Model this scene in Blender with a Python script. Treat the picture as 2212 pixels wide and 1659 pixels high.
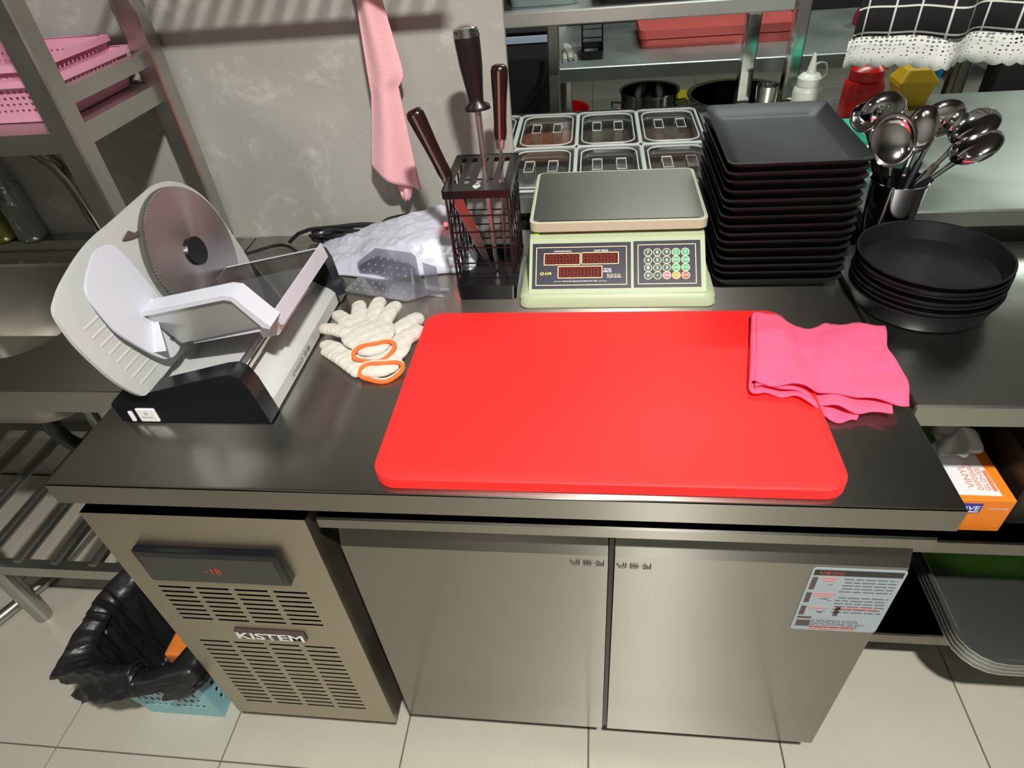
import bpy, bmesh, math, random
from mathutils import Vector, Matrix, noise
random.seed(7)
PI=math.pi
sc=bpy.context.scene
for o in list(bpy.data.objects): bpy.data.objects.remove(o)
col=sc.collection
# ------------------------------------------------------------------ camera
CAMP=(0.76192,-0.51983,1.47259); YAW,PITCH,ROLL,FPX=0.1629,0.6934,-0.0992,1368.16
cd=bpy.data.cameras.new('camera'); cam=bpy.data.objects.new('camera',cd); col.objects.link(cam)
cy_,sy_,cp_,sp_=math.cos(YAW),math.sin(YAW),math.cos(PITCH),math.sin(PITCH)
fw=Vector((-sy_*cp_,cy_*cp_,-sp_)); r0=Vector((cy_,sy_,0)); u0=r0.cross(fw)
cr,sr=math.cos(ROLL),math.sin(ROLL); rt=r0*cr+u0*sr; up=-r0*sr+u0*cr
M=Matrix((rt,up,-fw)).transposed().to_4x4(); M.translation=CAMP
cam.matrix_world=M; cd.sensor_width=36; cd.sensor_fit='HORIZONTAL'; cd.lens=FPX/2212*36; cd.clip_start=.02
sc.camera=cam
# ------------------------------------------------------------------ world, lights, exposure
w=bpy.data.worlds.new('world'); sc.world=w; w.use_nodes=True
w.node_tree.nodes['Background'].inputs[0].default_value=(.75,.8,.8,1); w.node_tree.nodes['Background'].inputs[1].default_value=.04
sc.view_settings.view_transform='Standard'; sc.view_settings.look='None'; sc.view_settings.gamma=1
sc.view_settings.exposure=0.0; sc.view_settings.use_curve_mapping=False
def area(loc,size,power,color,rot=(0,0,0)):
    l=bpy.data.lights.new('lamp_light','AREA'); l.shape='RECTANGLE'; l.size,l.size_y=size; l.energy=power; l.color=color
    o=bpy.data.objects.new('lamp_light',l); col.objects.link(o); o.location=loc; o.rotation_euler=rot; return o
LAMPS=[((1.05,-.80,2.52),(.13,.07),76,(1,.975,.92),'key'),
       ((.35,-1.5,2.60),(.12,.9),4,(1,.93,.84),'b'),
       ((3.3,2.9,2.60),(.12,1.3),20,(.86,1,.90),'c'),  # added fill lamp, brightens the right worktop and its reflections
       ((1.25,1.80,2.60),(1.0,.12),24,(.90,1,.93),'d'),  # added fill lamp, lights the pans, plates and far bench from above
       ((-1.5,-.9,2.60),(.12,.9),4,(1,.95,.86),'e')]  # added weak fill lamp for the sink side
for loc,s,p_,c_,k in LAMPS: area(loc,s,p_,c_)
# ------------------------------------------------------------------ materials
def mat(name,color,rough=.5,metal=0.,bump=0.,bscale=60,var=0.,vscale=6,trans=0.,alpha=1.,emit=None,es=1.,aniso=None,stretch=(1,1,1),spec=None,sheen=0,ior=None,coat=0):
    m=bpy.data.materials.new(name); m.use_nodes=True; nt=m.node_tree; N=nt.nodes; L=nt.links
    b=N['Principled BSDF']; b.inputs['Base Color'].default_value=(*color,1); b.inputs['Roughness'].default_value=rough; b.inputs['Metallic'].default_value=metal
    if trans: b.inputs['Transmission Weight'].default_value=trans
    if alpha<1: b.inputs['Alpha'].default_value=alpha
    if ior: b.inputs['IOR'].default_value=ior
    if coat: b.inputs['Coat Weight'].default_value=coat
    if spec is not None: b.inputs['Specular IOR Level'].default_value=spec
    if sheen: b.inputs['Sheen Weight'].default_value=sheen
    if emit: b.inputs['Emission Color'].default_value=(*emit,1); b.inputs['Emission Strength'].default_value=es
    if aniso:
        b.inputs['Anisotropic'].default_value=aniso[0]
        cb=N.new('ShaderNodeCombineXYZ'); cb.inputs[0].default_value,cb.inputs[1].default_value,cb.inputs[2].default_value=aniso[1]
        L.new(cb.outputs[0],b.inputs['Tangent'])
    if bump or var:
        tc=N.new('ShaderNodeTexCoord'); mp=N.new('ShaderNodeMapping'); mp.inputs['Scale'].default_value=stretch
        L.new(tc.outputs['Object'],mp.inputs[0])
    if bump:
        n=N.new('ShaderNodeTexNoise'); n.inputs['Scale'].default_value=bscale; n.inputs['Detail'].default_value=4; L.new(mp.outputs[0],n.inputs[0])
        bp=N.new('ShaderNodeBump'); bp.inputs['Strength'].default_value=bump; bp.inputs['Distance'].default_value=.004; L.new(n.outputs[0],bp.inputs['Height']); L.new(bp.outputs[0],b.inputs['Normal'])
    if var:
        n=N.new('ShaderNodeTexNoise'); n.inputs['Scale'].default_value=vscale; n.inputs['Detail'].default_value=5; L.new(mp.outputs[0],n.inputs[0])
        r=N.new('ShaderNodeMapRange'); r.inputs[1].default_value=.2; r.inputs[2].default_value=.8; r.inputs[3].default_value=1-var; r.inputs[4].default_value=1+var; L.new(n.outputs[0],r.inputs[0])
        mx=N.new('ShaderNodeVectorMath'); mx.operation='SCALE'; mx.inputs[0].default_value=color; L.new(r.outputs[0],mx.inputs['Scale']); L.new(mx.outputs[0],b.inputs['Base Color'])
        if metal>.5:
            r2=N.new('ShaderNodeMapRange'); r2.inputs[1].default_value=.1; r2.inputs[2].default_value=.9; r2.inputs[3].default_value=rough*.85; r2.inputs[4].default_value=rough*1.25; L.new(n.outputs[0],r2.inputs[0]); L.new(r2.outputs[0],b.inputs['Roughness'])
    return m
X1,Y1,Z1=(1,0,0),(0,1,0),(0,0,1)
STEEL=mat('brushed_steel_front',(.46,.445,.385),.26,1,aniso=(.85,Z1))
STEELTOP=mat('brushed_steel_top',(.45,.435,.40),.24,1,var=.04,vscale=7,aniso=(.6,Y1))
STEELR=mat('worn_steel_top',(.42,.45,.41),.38,1,var=.10,vscale=6)
PANEL=mat('warm_steel_panel',(.47,.425,.335),.36,1,var=.06,vscale=7,aniso=(.5,Z1))
SHELF=mat('dull_steel',(.50,.50,.46),.33,1,var=.12,vscale=9)
CHROME=mat('chrome',(.75,.73,.72),.12,1)
BRIGHT=mat('polished_steel',(.78,.76,.75),.10,1,var=.03,vscale=9)
BLADE=mat('blade_steel',(.60,.56,.56),.28,1)
_b=BLADE.node_tree.nodes['Principled BSDF']; _t=BLADE.node_tree.nodes.new('ShaderNodeTangent'); _t.direction_type='RADIAL'; _t.axis='X'; BLADE.node_tree.links.new(_t.outputs[0],_b.inputs['Tangent']); _b.inputs['Anisotropic'].default_value=.8
DARKGAP=mat('dark_interior',(.012,.012,.011),.7)
BLACK=mat('gloss_black_plastic',(.006,.007,.010),.22)
BLACKM=mat('matte_black_plate',(.0065,.007,.0075),.48)
BLACKP=mat('black_round_plate',(.007,.0075,.009),.36)
BLACKW=mat('black_lacquer_metal',(.006,.006,.007),.25)
RED=mat('red_cutting_board',(1,.024,.022),.55,bump=.03,bscale=300,spec=.3)
REDB=mat('red_plastic',(.75,.012,.012),.28)
YEL=mat('yellow_plastic',(.62,.40,.012),.4)
PINKB=mat('pink_basket',(.80,.36,.50),.4)
PINKT=mat('pink_towel',(.90,.48,.52),.95,bump=.35,bscale=420,sheen=.3,var=.04,vscale=30)
PINKC=mat('hot_pink_cloth',(.92,.095,.205),.9,bump=.5,bscale=260,sheen=.06,var=.06,vscale=60)
COTTON=mat('white_cotton',(.66,.63,.56),.95,bump=.6,bscale=330,sheen=.2,var=.05,vscale=70)
ORANGE=mat('orange_cuff',(.95,.17,.03),.9,bump=.6,bscale=400)
SCALEG=mat('pale_green_plastic',(.44,.52,.33),.42)
SCALEC=mat('cream_green_plastic',(.50,.50,.37),.38)
SCALEP=mat('scale_pan_steel',(.40,.385,.34),.30,1,aniso=(.5,Y1))
NAVY=mat('dark_navy_panel',(.025,.026,.045),.35)
CREAM=mat('cream_line',(.80,.68,.40),.5)
DISP=mat('display_red_dark',(.10,.012,.006),.2)
SEG=mat('unlit_segment',(.17,.03,.018),.3)
WHITE=mat('white_print',(.85,.85,.83),.5)
KEYG=mat('key_dark_green',(.03,.09,.07),.4); KEYL=mat('key_green',(.06,.42,.20),.4)
KEYP=mat('key_pink',(.62,.12,.24),.4); KEYO=mat('key_orange',(.72,.30,.03),.4); KEYR=mat('key_red',(.80,.07,.07),.4)
GREYW=mat('slicer_white_plastic',(.60,.62,.69),.38)
GREYP=mat('slicer_grey_plate',(.52,.53,.51),.45)
GREYB=mat('slicer_base_grey',(.50,.51,.50),.4)
INK=mat('black_ink',(.02,.02,.02),.5)
REDINK=mat('red_ink',(.65,.10,.10),.5)
STICK=mat('sticker_paper',(.36,.43,.46),.45)
SMOKE=mat('smoked_clear_plastic',(.55,.53,.50),.04,trans=.95,ior=1.3)
def clear(name,tint,a,rough=.05):
    m=bpy.data.materials.new(name); m.use_nodes=True; nt=m.node_tree; N=nt.nodes; L=nt.links; N.remove(N['Principled BSDF'])
    t=N.new('ShaderNodeBsdfTransparent'); t.inputs[0].default_value=(*tint,1); g=N.new('ShaderNodeBsdfGlossy'); g.inputs[0].default_value=(1,1,1,1); g.inputs[1].default_value=rough
    lw=N.new('ShaderNodeLayerWeight'); lw.inputs[0].default_value=.35; mr=N.new('ShaderNodeMapRange'); mr.inputs[3].default_value=a; mr.inputs[4].default_value=min(1,a+.55)
    L.new(lw.outputs['Fresnel'],mr.inputs[0]); mx=N.new('ShaderNodeMixShader'); L.new(mr.outputs[0],mx.inputs[0]); L.new(t.outputs[0],mx.inputs[1]); L.new(g.outputs[0],mx.inputs[2]); L.new(mx.outputs[0],N['Material Output'].inputs[0]); return m
CLEAR=clear('clear_plastic',(.90,.93,.93),.10,.08)
CLEARP=clear('clear_purple_plastic',(.91,.915,.96),.16,.2)
PANC=clear('pan_polycarbonate',(.86,.89,.88),.16,.12)
SMOKEC=clear('smoked_panel',(.50,.50,.48),.06,.03)
BAGW=mat('white_translucent_bag',(.62,.65,.75),.36,alpha=.86,bump=.25,bscale=45)
BAGB=mat('black_bin_bag',(.014,.014,.015),.38,bump=.4,bscale=55)
BLUEBIN=mat('light_blue_plastic',(.30,.60,.68),.45)
MILKY=mat('milky_plastic',(.75,.78,.68),.35,alpha=.85)
GREENB=mat('teal_plastic',(.03,.45,.28),.35)
BLUE=mat('blue_plastic',(.02,.30,.80),.4)
ORBOX=mat('orange_carton',(.90,.24,.015),.5)
CARTW=mat('carton_white',(.80,.80,.82),.5)
VINYL=clear('vinyl_film',(.93,.93,.92),.12,.25)
VINYLW=mat('vinyl_glove',(.95,.95,.93),.35,alpha=.7,bump=.5,bscale=60)
PAPER=mat('crumpled_paper',(.75,.74,.72),.8)
SOUP=mat('chili_sauce',(.36,.12,.05),.5,bump=.6,bscale=120,var=.5,vscale=60)
SOUPD=mat('dark_sauce',(.10,.07,.05),.4,bump=.6,bscale=120,var=.5,vscale=60)
SOUPG=mat('dark_greens',(.09,.09,.07),.5,bump=.6,bscale=120,var=.5,vscale=60)
OIL=mat('yellow_oil',(.38,.36,.01),.3,bump=.8,bscale=60,var=.3,vscale=60)
RUBBER=mat('black_rubber',(.012,.012,.013),.35)
WOODR=mat('dark_rosewood_handle',(.020,.006,.006),.2)
KSTEEL=mat('knife_steel',(.60,.52,.50),.36,1)
GREEN=mat('cabbage_leaf',(.16,.42,.04),.5,bump=.8,bscale=50,var=.45,vscale=25)
BROWN=mat('brown_carton',(.10,.05,.03),.7)
DKGREY=mat('dark_grey_paint',(.035,.036,.035),.5)
TEAL=mat('teal_grey_sheet',(.16,.22,.21),.4)
CEIL=mat('ceiling_dark',(.085,.08,.07),.8)
ROOMW=mat('room_wall_grey',(.24,.24,.22),.7,var=.1,vscale=2)
GROUT=mat('grout',(.13,.10,.08),.8)
def steel2(name,c,r1,a1,r2,a2,T,f,var=0):
    m=bpy.data.materials.new(name); m.use_nodes=True; N=m.node_tree.nodes; L=m.node_tree.links; N.remove(N['Principled BSDF'])
    cb=N.new('ShaderNodeCombineXYZ'); cb.inputs[0].default_value,cb.inputs[1].default_value,cb.inputs[2].default_value=T; gs=[]
    for r,a in((r1,a1),(r2,a2)):
        g=N.new('ShaderNodeBsdfPrincipled'); g.inputs['Base Color'].default_value=(*c,1); g.inputs['Metallic'].default_value=1; g.inputs['Roughness'].default_value=r; g.inputs['Anisotropic'].default_value=a; L.new(cb.outputs[0],g.inputs['Tangent']); gs.append(g)
    mx=N.new('ShaderNodeMixShader'); mx.inputs[0].default_value=f; L.new(gs[0].outputs[0],mx.inputs[1]); L.new(gs[1].outputs[0],mx.inputs[2]); L.new(mx.outputs[0],N['Material Output'].inputs[0]); return m
STEEL.name='steel_plain'
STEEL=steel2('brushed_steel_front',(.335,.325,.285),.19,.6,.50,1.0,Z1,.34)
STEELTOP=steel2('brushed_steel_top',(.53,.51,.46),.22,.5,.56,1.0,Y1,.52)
def concrete():
    m=mat('skim_cement',(.33,.325,.30),.55,bump=.08,bscale=30); nt=m.node_tree; N=nt.nodes; L=nt.links; b=N['Principled BSDF']
    tc=N.new('ShaderNodeTexCoord')
    a=N.new('ShaderNodeTexNoise'); a.inputs['Scale'].default_value=2.6; a.inputs['Detail'].default_value=6; a.inputs['Distortion'].default_value=.6; L.new(tc.outputs['Object'],a.inputs[0])
    c=N.new('ShaderNodeTexNoise'); c.inputs['Scale'].default_value=9; c.inputs['Detail'].default_value=10; c.inputs['Roughness'].default_value=.75; c.inputs['Distortion'].default_value=.5; L.new(tc.outputs['Object'],c.inputs[0])
    ra=N.new('ShaderNodeValToRGB'); ra.color_ramp.elements[0].position=.35; ra.color_ramp.elements[0].color=(.34,.335,.30,1); ra.color_ramp.elements[1].position=.68; ra.color_ramp.elements[1].color=(.46,.455,.42,1); L.new(a.outputs[0],ra.inputs[0])
    rc=N.new('ShaderNodeMapRange'); rc.inputs[1].default_value=.53; rc.inputs[2].default_value=.74; rc.inputs[4].default_value=.7; L.new(c.outputs[0],rc.inputs[0])
    mx=N.new('ShaderNodeMix'); mx.data_type='RGBA'; L.new(rc.outputs[0],mx.inputs['Factor']); L.new(ra.outputs[0],mx.inputs['A']); mx.inputs['B'].default_value=(.74,.73,.69,1)
    L.new(mx.outputs['Result'],b.inputs['Base Color']); return m
CEMENT=concrete()
def tilemat():
    m=mat('floor_tile',(.50,.475,.395),.30,var=.06,vscale=5); nt=m.node_tree; N=nt.nodes; L=nt.links; b=N['Principled BSDF']
    tc=N.new('ShaderNodeTexCoord'); wv=N.new('ShaderNodeTexWave'); wv.inputs['Scale'].default_value=60; wv.bands_direction='X'; L.new(tc.outputs['Object'],wv.inputs[0])
    bp=N.new('ShaderNodeBump'); bp.inputs['Strength'].default_value=.12; bp.inputs['Distance'].default_value=.0015; L.new(wv.outputs[0],bp.inputs['Height']); L.new(bp.outputs[0],b.inputs['Normal']); return m
TILE=tilemat()
# ------------------------------------------------------------------ mesh helpers
class MB:
    def __init__(s): s.bm=bmesh.new()
    def box(s,a,b,bev=0,seg=2,mtx=None):
        r=bmesh.ops.create_cube(s.bm,size=1); vs=r['verts']
        for v in vs: v.co=Vector([a[i]+(v.co[i]+.5)*(b[i]-a[i]) for i in range(3)])
        if bev:
            es=list({e for v in vs for e in v.link_edges}); rr_=bmesh.ops.bevel(s.bm,geom=es,offset=bev,segments=seg,affect='EDGES',profile=.6); 
            vs=list({v for f in rr_['faces'] for v in f.verts}|{v for v in vs if v.is_valid})
        if mtx:
            for v in vs: v.co=mtx@v.co
        return s
    def cyl(s,a,b,r,r2=None,n=16):
        a=Vector(a);b=Vector(b);d=b-a; q=d.to_track_quat('Z','Y').to_matrix().to_4x4(); q.translation=(a+b)/2
        bmesh.ops.create_cone(s.bm,cap_ends=True,segments=n,radius1=r,radius2=r if r2 is None else r2,depth=d.length,matrix=q); return s
    def sph(s,c,r,n=12,sc_=(1,1,1),rot=None):
        m=Matrix.Translation(c)@(rot.to_4x4() if rot else Matrix.Identity(4))@Matrix.Diagonal((*[r*k for k in sc_],1)); bmesh.ops.create_uvsphere(s.bm,u_segments=n*2,v_segments=n,radius=1,matrix=m); return s
    def tube(s,pts,r,n=8,closed=False):
        pts=[Vector(p) for p in pts]; rs=r if isinstance(r,(list,tuple)) else [r]*len(pts); rings=[]; prev=None
        m=len(pts)
        for i,p in enumerate(pts):
            if closed: t=(pts[(i+1)%m]-pts[i-1]).normalized()
            else: t=(pts[min(i+1,m-1)]-pts[max(i-1,0)]).normalized()
            if prev is None: a=t.orthogonal().normalized()
            else: a=(prev-t*prev.dot(t)).normalized()
            prev=a; b=t.cross(a); rings.append([s.bm.verts.new(p+(a*math.cos(2*PI*k/n)+b*math.sin(2*PI*k/n))*rs[i]) for k in range(n)])
        for i in range(m if closed else m-1):
            A=rings[i];B=rings[(i+1)%m]
            for k in range(n): s.bm.faces.new((A[k],A[(k+1)%n],B[(k+1)%n],B[k]))
        if not closed: s.bm.faces.new(rings[0][::-1]); s.bm.faces.new(rings[-1])
        return s
    def loft(s,rings,c0=True,c1=True,mtx=None):
        R=[[s.bm.verts.new((mtx@Vector(p)) if mtx else p) for p in rg] for rg in rings]; n=len(R[0])
        for i in range(len(R)-1):
            for k in range(n): s.bm.faces.new((R[i][k],R[i][(k+1)%n],R[i+1][(k+1)%n],R[i+1][k]))
        if c0: s.bm.faces.new(R[0][::-1])
        if c1: s.bm.faces.new(R[-1])
        return s
    def lathe(s,prof,c=(0,0,0),n=40,mtx=None,c0=True,c1=False):
        T=Matrix.Translation(c)@(mtx or Matrix.Identity(4))
        return s.loft([[(r*math.cos(2*PI*k/n),r*math.sin(2*PI*k/n),z) for k in range(n)] for r,z in prof],c0,c1,T)
    def prism(s,poly,a,b,f):   # poly 2d; f(u,v,w)->xyz
        A=[s.bm.verts.new(f(u,v,a)) for u,v in poly];B=[s.bm.verts.new(f(u,v,b)) for u,v in poly];n=len(poly)
        s.bm.faces.new(A[::-1]);s.bm.faces.new(B)
        for k in range(n): s.bm.faces.new((A[k],A[(k+1)%n],B[(k+1)%n],B[k]))
        return s
    def grid(s,nu,nv,f,skip=None):
        V=[[s.bm.verts.new(f(i/nu,j/nv)) for j in range(nv+1)] for i in range(nu+1)]
        for i in range(nu):
            for j in range(nv):
                if skip and skip(i,j): continue
                s.bm.faces.new((V[i][j],V[i+1][j],V[i+1][j+1],V[i][j+1]))
        return s
    def build(s,name,m,parent=None,smooth=False,solid=0,subd=0,auto=None,loc=None,**kw):
        bmesh.ops.recalc_face_normals(s.bm,faces=s.bm.faces)
        lo=[v for v in s.bm.verts if not v.link_faces]
        if lo: bmesh.ops.delete(s.bm,geom=lo,context='VERTS')
        me=bpy.data.meshes.new(name); 
        if smooth:
            for f in s.bm.faces: f.smooth=True
        if smooth and auto is None: auto=40
        if smooth and auto:
            for e in s.bm.edges:
                if len(e.link_faces)==2 and e.calc_face_angle(0)>math.radians(auto): e.smooth=False
        s.bm.to_mesh(me); s.bm.free(); me.materials.append(m)
        o=bpy.data.objects.new(name,me); col.objects.link(o)
        if parent: o.parent=parent
        if solid: md=o.modifiers.new('solid','SOLIDIFY'); md.thickness=solid; md.offset=0
        if subd: md=o.modifiers.new('sub','SUBSURF'); md.levels=md.render_levels=subd
        for k,v in kw.items(): o[k]=v
        return o
def chaikin(P,k=2):
    for _ in range(k):
        Q=[]
        for i in range(len(P)):
            a,b=P[i],P[(i+1)%len(P)]; Q+=[tuple(a[j]*.75+b[j]*.25 for j in range(2)),tuple(a[j]*.25+b[j]*.75 for j in range(2))]
        P=Q
    return P
def crom(P,n=6):
    P=[Vector(p) for p in P]; Q=[]
    for i in range(len(P)-1):
        a,b,c,d=P[max(i-1,0)],P[i],P[i+1],P[min(i+2,len(P)-1)]
        for k in range(n):
            t=k/n; Q.append(.5*((2*b)+(c-a)*t+(2*a-5*b+4*c-d)*t*t+(3*b-3*c+d-a)*t**3))
    return Q+[P[-1]]
def rr(cx,cy,hx,hy,r,z,n=5):
    r=min(r,hx,hy); P=[]
    for q,(sx,sy) in enumerate([(1,1),(-1,1),(-1,-1),(1,-1)]):
        for k in range(n+1):
            a=q*PI/2+k/n*PI/2; P.append((cx+sx*(hx-r)+r*math.cos(a),cy+sy*(hy-r)+r*math.sin(a),z))
    return P
def empty(name,label,cat,group=None,loc=(0,0,0)):
    o=bpy.data.objects.new(name,None); o.empty_display_size=.05; col.objects.link(o); o.location=loc; o['label']=label; o['category']=cat
    if group:o['group']=group
    return o
def tag(o,label,cat,group=None):
    o['label']=label;o['category']=cat
    if group:o['group']=group
    return o
def struct(o): o['kind']='structure'; return o
def part_at(o,e):    # keep geometry in world coordinates under an Empty placed at e
    for c in e.children: pass
    return o
_tc={}
def text(s,w,center,xdir,ydir,m,name,parent,h=None,lift=.0004,shear=0,bold=0):
    cu=bpy.data.curves.new('t','FONT'); cu.body=s; cu.extrude=0; cu.shear=shear; cu.offset=bold; cu.resolution_u=3
    o=bpy.data.objects.new('t',cu); col.objects.link(o); dg=bpy.context.evaluated_depsgraph_get(); me=bpy.data.meshes.new_from_object(o.evaluated_get(dg)); bpy.data.objects.remove(o)
    xs=[v.co.x for v in me.vertices]; ys=[v.co.y for v in me.vertices]
    if not xs: return None
    cx=(min(xs)+max(xs))/2; cyy=(min(ys)+max(ys))/2; k=w/(max(xs)-min(xs)); ky=k if h is None else h/(max(ys)-min(ys))
    xd=Vector(xdir).normalized(); yd=Vector(ydir).normalized(); n=xd.cross(yd)
    for v in me.vertices: v.co=Vector(center)+xd*(v.co.x-cx)*k+yd*(v.co.y-cyy)*ky+n*lift
    me.name=name; me.materials.clear(); me.materials.append(m); ob=bpy.data.objects.new(name,me); col.objects.link(ob); ob.parent=parent; return ob
def rehome(e,loc):   # move an Empty to its base point without moving its parts
    loc=Vector(loc); e.location=loc
    for c in e.children:
        if c.type=='MESH' and not c.get('_h'):
            c.data.transform(Matrix.Translation(-loc)); c['_h']=1
            for g in c.children:
                if g.type=='MESH' and not g.get('_h'): g.data.transform(Matrix.Translation(-loc)); g['_h']=1
def copy_tree(o,d,label=None,parent=None):
    c=o.copy(); col.objects.link(c); c.parent=parent
    if parent is None: c.location=o.location+Vector(d)
    if label: c['label']=label
    for ch in list(o.children): copy_tree(ch,(0,0,0),None,c)
    return c
H=.847
# ------------------------------------------------------------------ room shell
g=struct(MB().box((-2.2,-2.6,-.06),(4.2,5.4,-.006)).build('floor',GROUT))
tile_me=MB().box((-.1985,-.1985,0),(.1985,.1985,.0065),.001,1); t0=tile_me.build('tile',TILE,g); t0.location=(-.441-.2,-.261,-.0065)
first=True
for i in range(-4,11):
    for j in range(-4,13):
        x=-.441+.4*i+.2; y=-.061+.4*j+.2
        if y>.8 and x<.2: continue
        if y<-.9 and (x<-.9 or x>2.3): continue
        if first: o=t0; first=False
        else: o=t0.copy(); col.objects.link(o)
        o.location=(x,y,-.0065)
struct(MB().box((-2.2,.7465,0),(.603,.766,2.9)).build('wall_back',CEMENT))
struct(MB().box((-2.3,-2.6,0),(-2.2,5.4,2.9)).build('wall_left',ROOMW))
struct(MB().box((4.2,-2.6,0),(4.3,5.4,2.9)).build('wall_right',ROOMW))
struct(MB().box((-2.3,-2.7,0),(4.3,-2.6,2.9)).build('wall_front',ROOMW))
struct(MB().box((-2.3,5.4,0),(4.3,5.5,2.9)).build('wall_far',DKGREY))
struct(MB().box((-2.3,-2.7,2.9),(4.3,5.5,3.0)).build('ceiling',CEIL))
LED=mat('lamp_diffuser',(.9,.9,.88),.4,emit=(1,.97,.92),es=6)
lab={'key':'bright short ceiling lamp hanging in front of the freezer table','b':'warm long tube lamp behind the photographer','c':'added unseen fill lamp over the right hand worktop','d':'added unseen fill lamp over the far steel bench','e':'added unseen fill lamp on the sink side of the kitchen'}
for (x,y,z),(sx,sy),p_,c_,k in LAMPS:
    e=empty('ceiling_lamp',lab[k],'lamp')
    MB().box((x-sx/2-.02,y-sy/2-.02,z+.012),(x+sx/2+.02,y+sy/2+.02,z+.06),.008).build('housing',GREYP,e)
    MB().box((x-sx/2,y-sy/2,z+.004),(x+sx/2,y+sy/2,z+.012)).build('diffuser',LED,e)
    for s_ in(-1,1):
        dx,dy=((sx/2-.03)*s_,0) if sx>sy else (0,(sy/2-.03)*s_)
        MB().cyl((x+dx,y+dy,z+.058),(x+dx,y+dy,2.9),.004,n=8).build('suspension_rod',CHROME,e)
    rehome(e,(x,y,2.9))
# ------------------------------------------------------------------ freezer table
e=empty('undercounter_freezer','stainless undercounter freezer table with two doors and a louvred machine panel','freezer')
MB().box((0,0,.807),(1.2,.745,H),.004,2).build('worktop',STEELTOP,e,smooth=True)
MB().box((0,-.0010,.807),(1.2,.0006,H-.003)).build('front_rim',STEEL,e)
MB().box((.012,.075,.10),(1.185,.735,.807)).build('cabinet_body',DARKGAP,e)
for (x,y) in((.06,.12),(1.14,.12),(.06,.69),(1.14,.69)): MB().cyl((x,y,0),(x,y,.10),.022,.018).build('leg',SHELF,e)
# machine panel with real slots
xs=[.005]; zs=[.093]; cols=[(.043+.068*i,.043+.068*i+.058) for i in range(4)]
rows1=[(.478+.0142*i,.478+.0142*i+.0052) for i in range(8)]; rows0=[(.150+.0166*i,.150+.0166*i+.0050) for i in range(16)]
holes=[(c,r) for c in cols for r in rows0+rows1]
xe=sorted({.005,.358}|{a for c in cols for a in c}); ze=sorted({.093,.772}|{a for r in rows0+rows1 for a in r})
m=MB(); V={}
def pv(i,j):
    if (i,j) not in V: V[i,j]=m.bm.verts.new((xe[i],.010,ze[j]))
    return V[i,j]
hs={(round(c[0],5),round(r[0],5)) for c,r in holes}
for i in range(len(xe)-1):
    for j in range(len(ze)-1):
        if (round(xe[i],5),round(ze[j],5)) in hs: continue
        m.bm.faces.new((pv(i,j),pv(i+1,j),pv(i+1,j+1),pv(i,j+1)))
MP=m.build('machine_panel',PANEL,e,solid=.0016)
MB().box((.005,.0108,.093),(.0075,.075,.772)).box((.3555,.0108,.093),(.358,.075,.772)).box((.005,.0108,.7695),(.358,.075,.772)).box((.005,.0108,.093),(.358,.075,.0955)).build('panel_flange',PANEL,MP)
mm=MB()
for k in range(26): mm.box((.10+.009*k,.052,.17),(.1015+.009*k,.070,.57))
mm.tube([(.09,.050,.2),(.345,.050,.2),(.345,.050,.26),(.09,.050,.26),(.09,.050,.32),(.345,.050,.32),(.345,.050,.38),(.09,.050,.38)],.004)
mm.build('condenser_fins',SHELF,e)
dp=MB().box((.058,-.004,.618),(.296,.010,.698),.004,2).build('display_panel',BLACK,e,smooth=True)
MB().box((.068,-.0046,.624),(.286,-.0038,.685)).build('display_window',mat('dark_window',(.03,.032,.026),.3),dp)
LEDR=mat('red_digits',(.3,.02,.02),.4,emit=(1,.05,.04),es=.35)
text('-18',.026,(.178,-.0047,.654),X1,Z1,LEDR,'red_digits',dp)
bd=MB().box((.130,.004,.4265),(.262,.0095,.4555),.002,1).build('name_badge',mat('badge_dark',(.07,.05,.045),.35),e)
text('KISTEM',.126,(.196,.0038,.439),X1,Z1,WHITE,'white_letters',bd,h=.022,bold=.03)
# doors
def door(x0,x1,nm_lab,tx):
    prof=[(.030,.090),(.030,.684),(.052,.742),(.062,.742),(.066,.09)]
    f=lambda u,v,w_:(w_,u,v)
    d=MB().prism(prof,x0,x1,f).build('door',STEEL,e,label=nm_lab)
    hp=[(.015,.773),(.0125,.770),(.0125,.752),(.015,.749),(.019,.751),(.019,.764),(.062,.766),(.062,.773)]
    a=MB()
    a.prism(hp,x0-.009,x1+.001,f)
    h=a.build('handle',STEEL,d)
    text('냉동실',.050,tx,X1,Z1,INK,'lettering',d,h=.013)
    return d
d1=door(.383,.787,'left freezer door',(.757,.0293,.667)); d2=door(.797,1.195,'right freezer door',(.825,.0293,.664))
MB().box((.7885,.035,.09),(.7955,.07,.72)).build('centre_strip',mat('strip_dark',(.05,.045,.04),.3,.5),e)
# sticker on the right door
st=MB().loft([rr(1.134,.5955,.0625,.0825,.006,0),rr(1.134,.5955,.0625,.0825,.006,.0006)],mtx=Matrix(((1,0,0,0),(0,0,-1,.0297),(0,1,0,0),(0,0,0,1)))).build('instruction_sticker',STICK,d2)
def bars(L,mname,mm_):
    a=MB()
    for x0,z0,x1,z1 in L: a.box((x0,.0288,z0),(x1,.0291,z1))
    o=a.build(mname,mm_,d2); o['kind']='stuff'
bars([(1.075,.660,1.193,.673)],'sticker_header',INK)
text('식품안전',.034,(1.098,.0288,.6665),X1,Z1,REDINK,'red_print',d2,h=.008)
B=[];Rd=[];Dk=[]
random.seed(3)
for k in range(12):
    z=.651-.0078*k
    if k in(5,): continue
    x=1.118+random.random()*.004
    while x<1.188:
        l=.006+random.random()*.012; B.append((x,z,min(x+l,1.190),z+.0024)); x+=l+.0025
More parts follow.
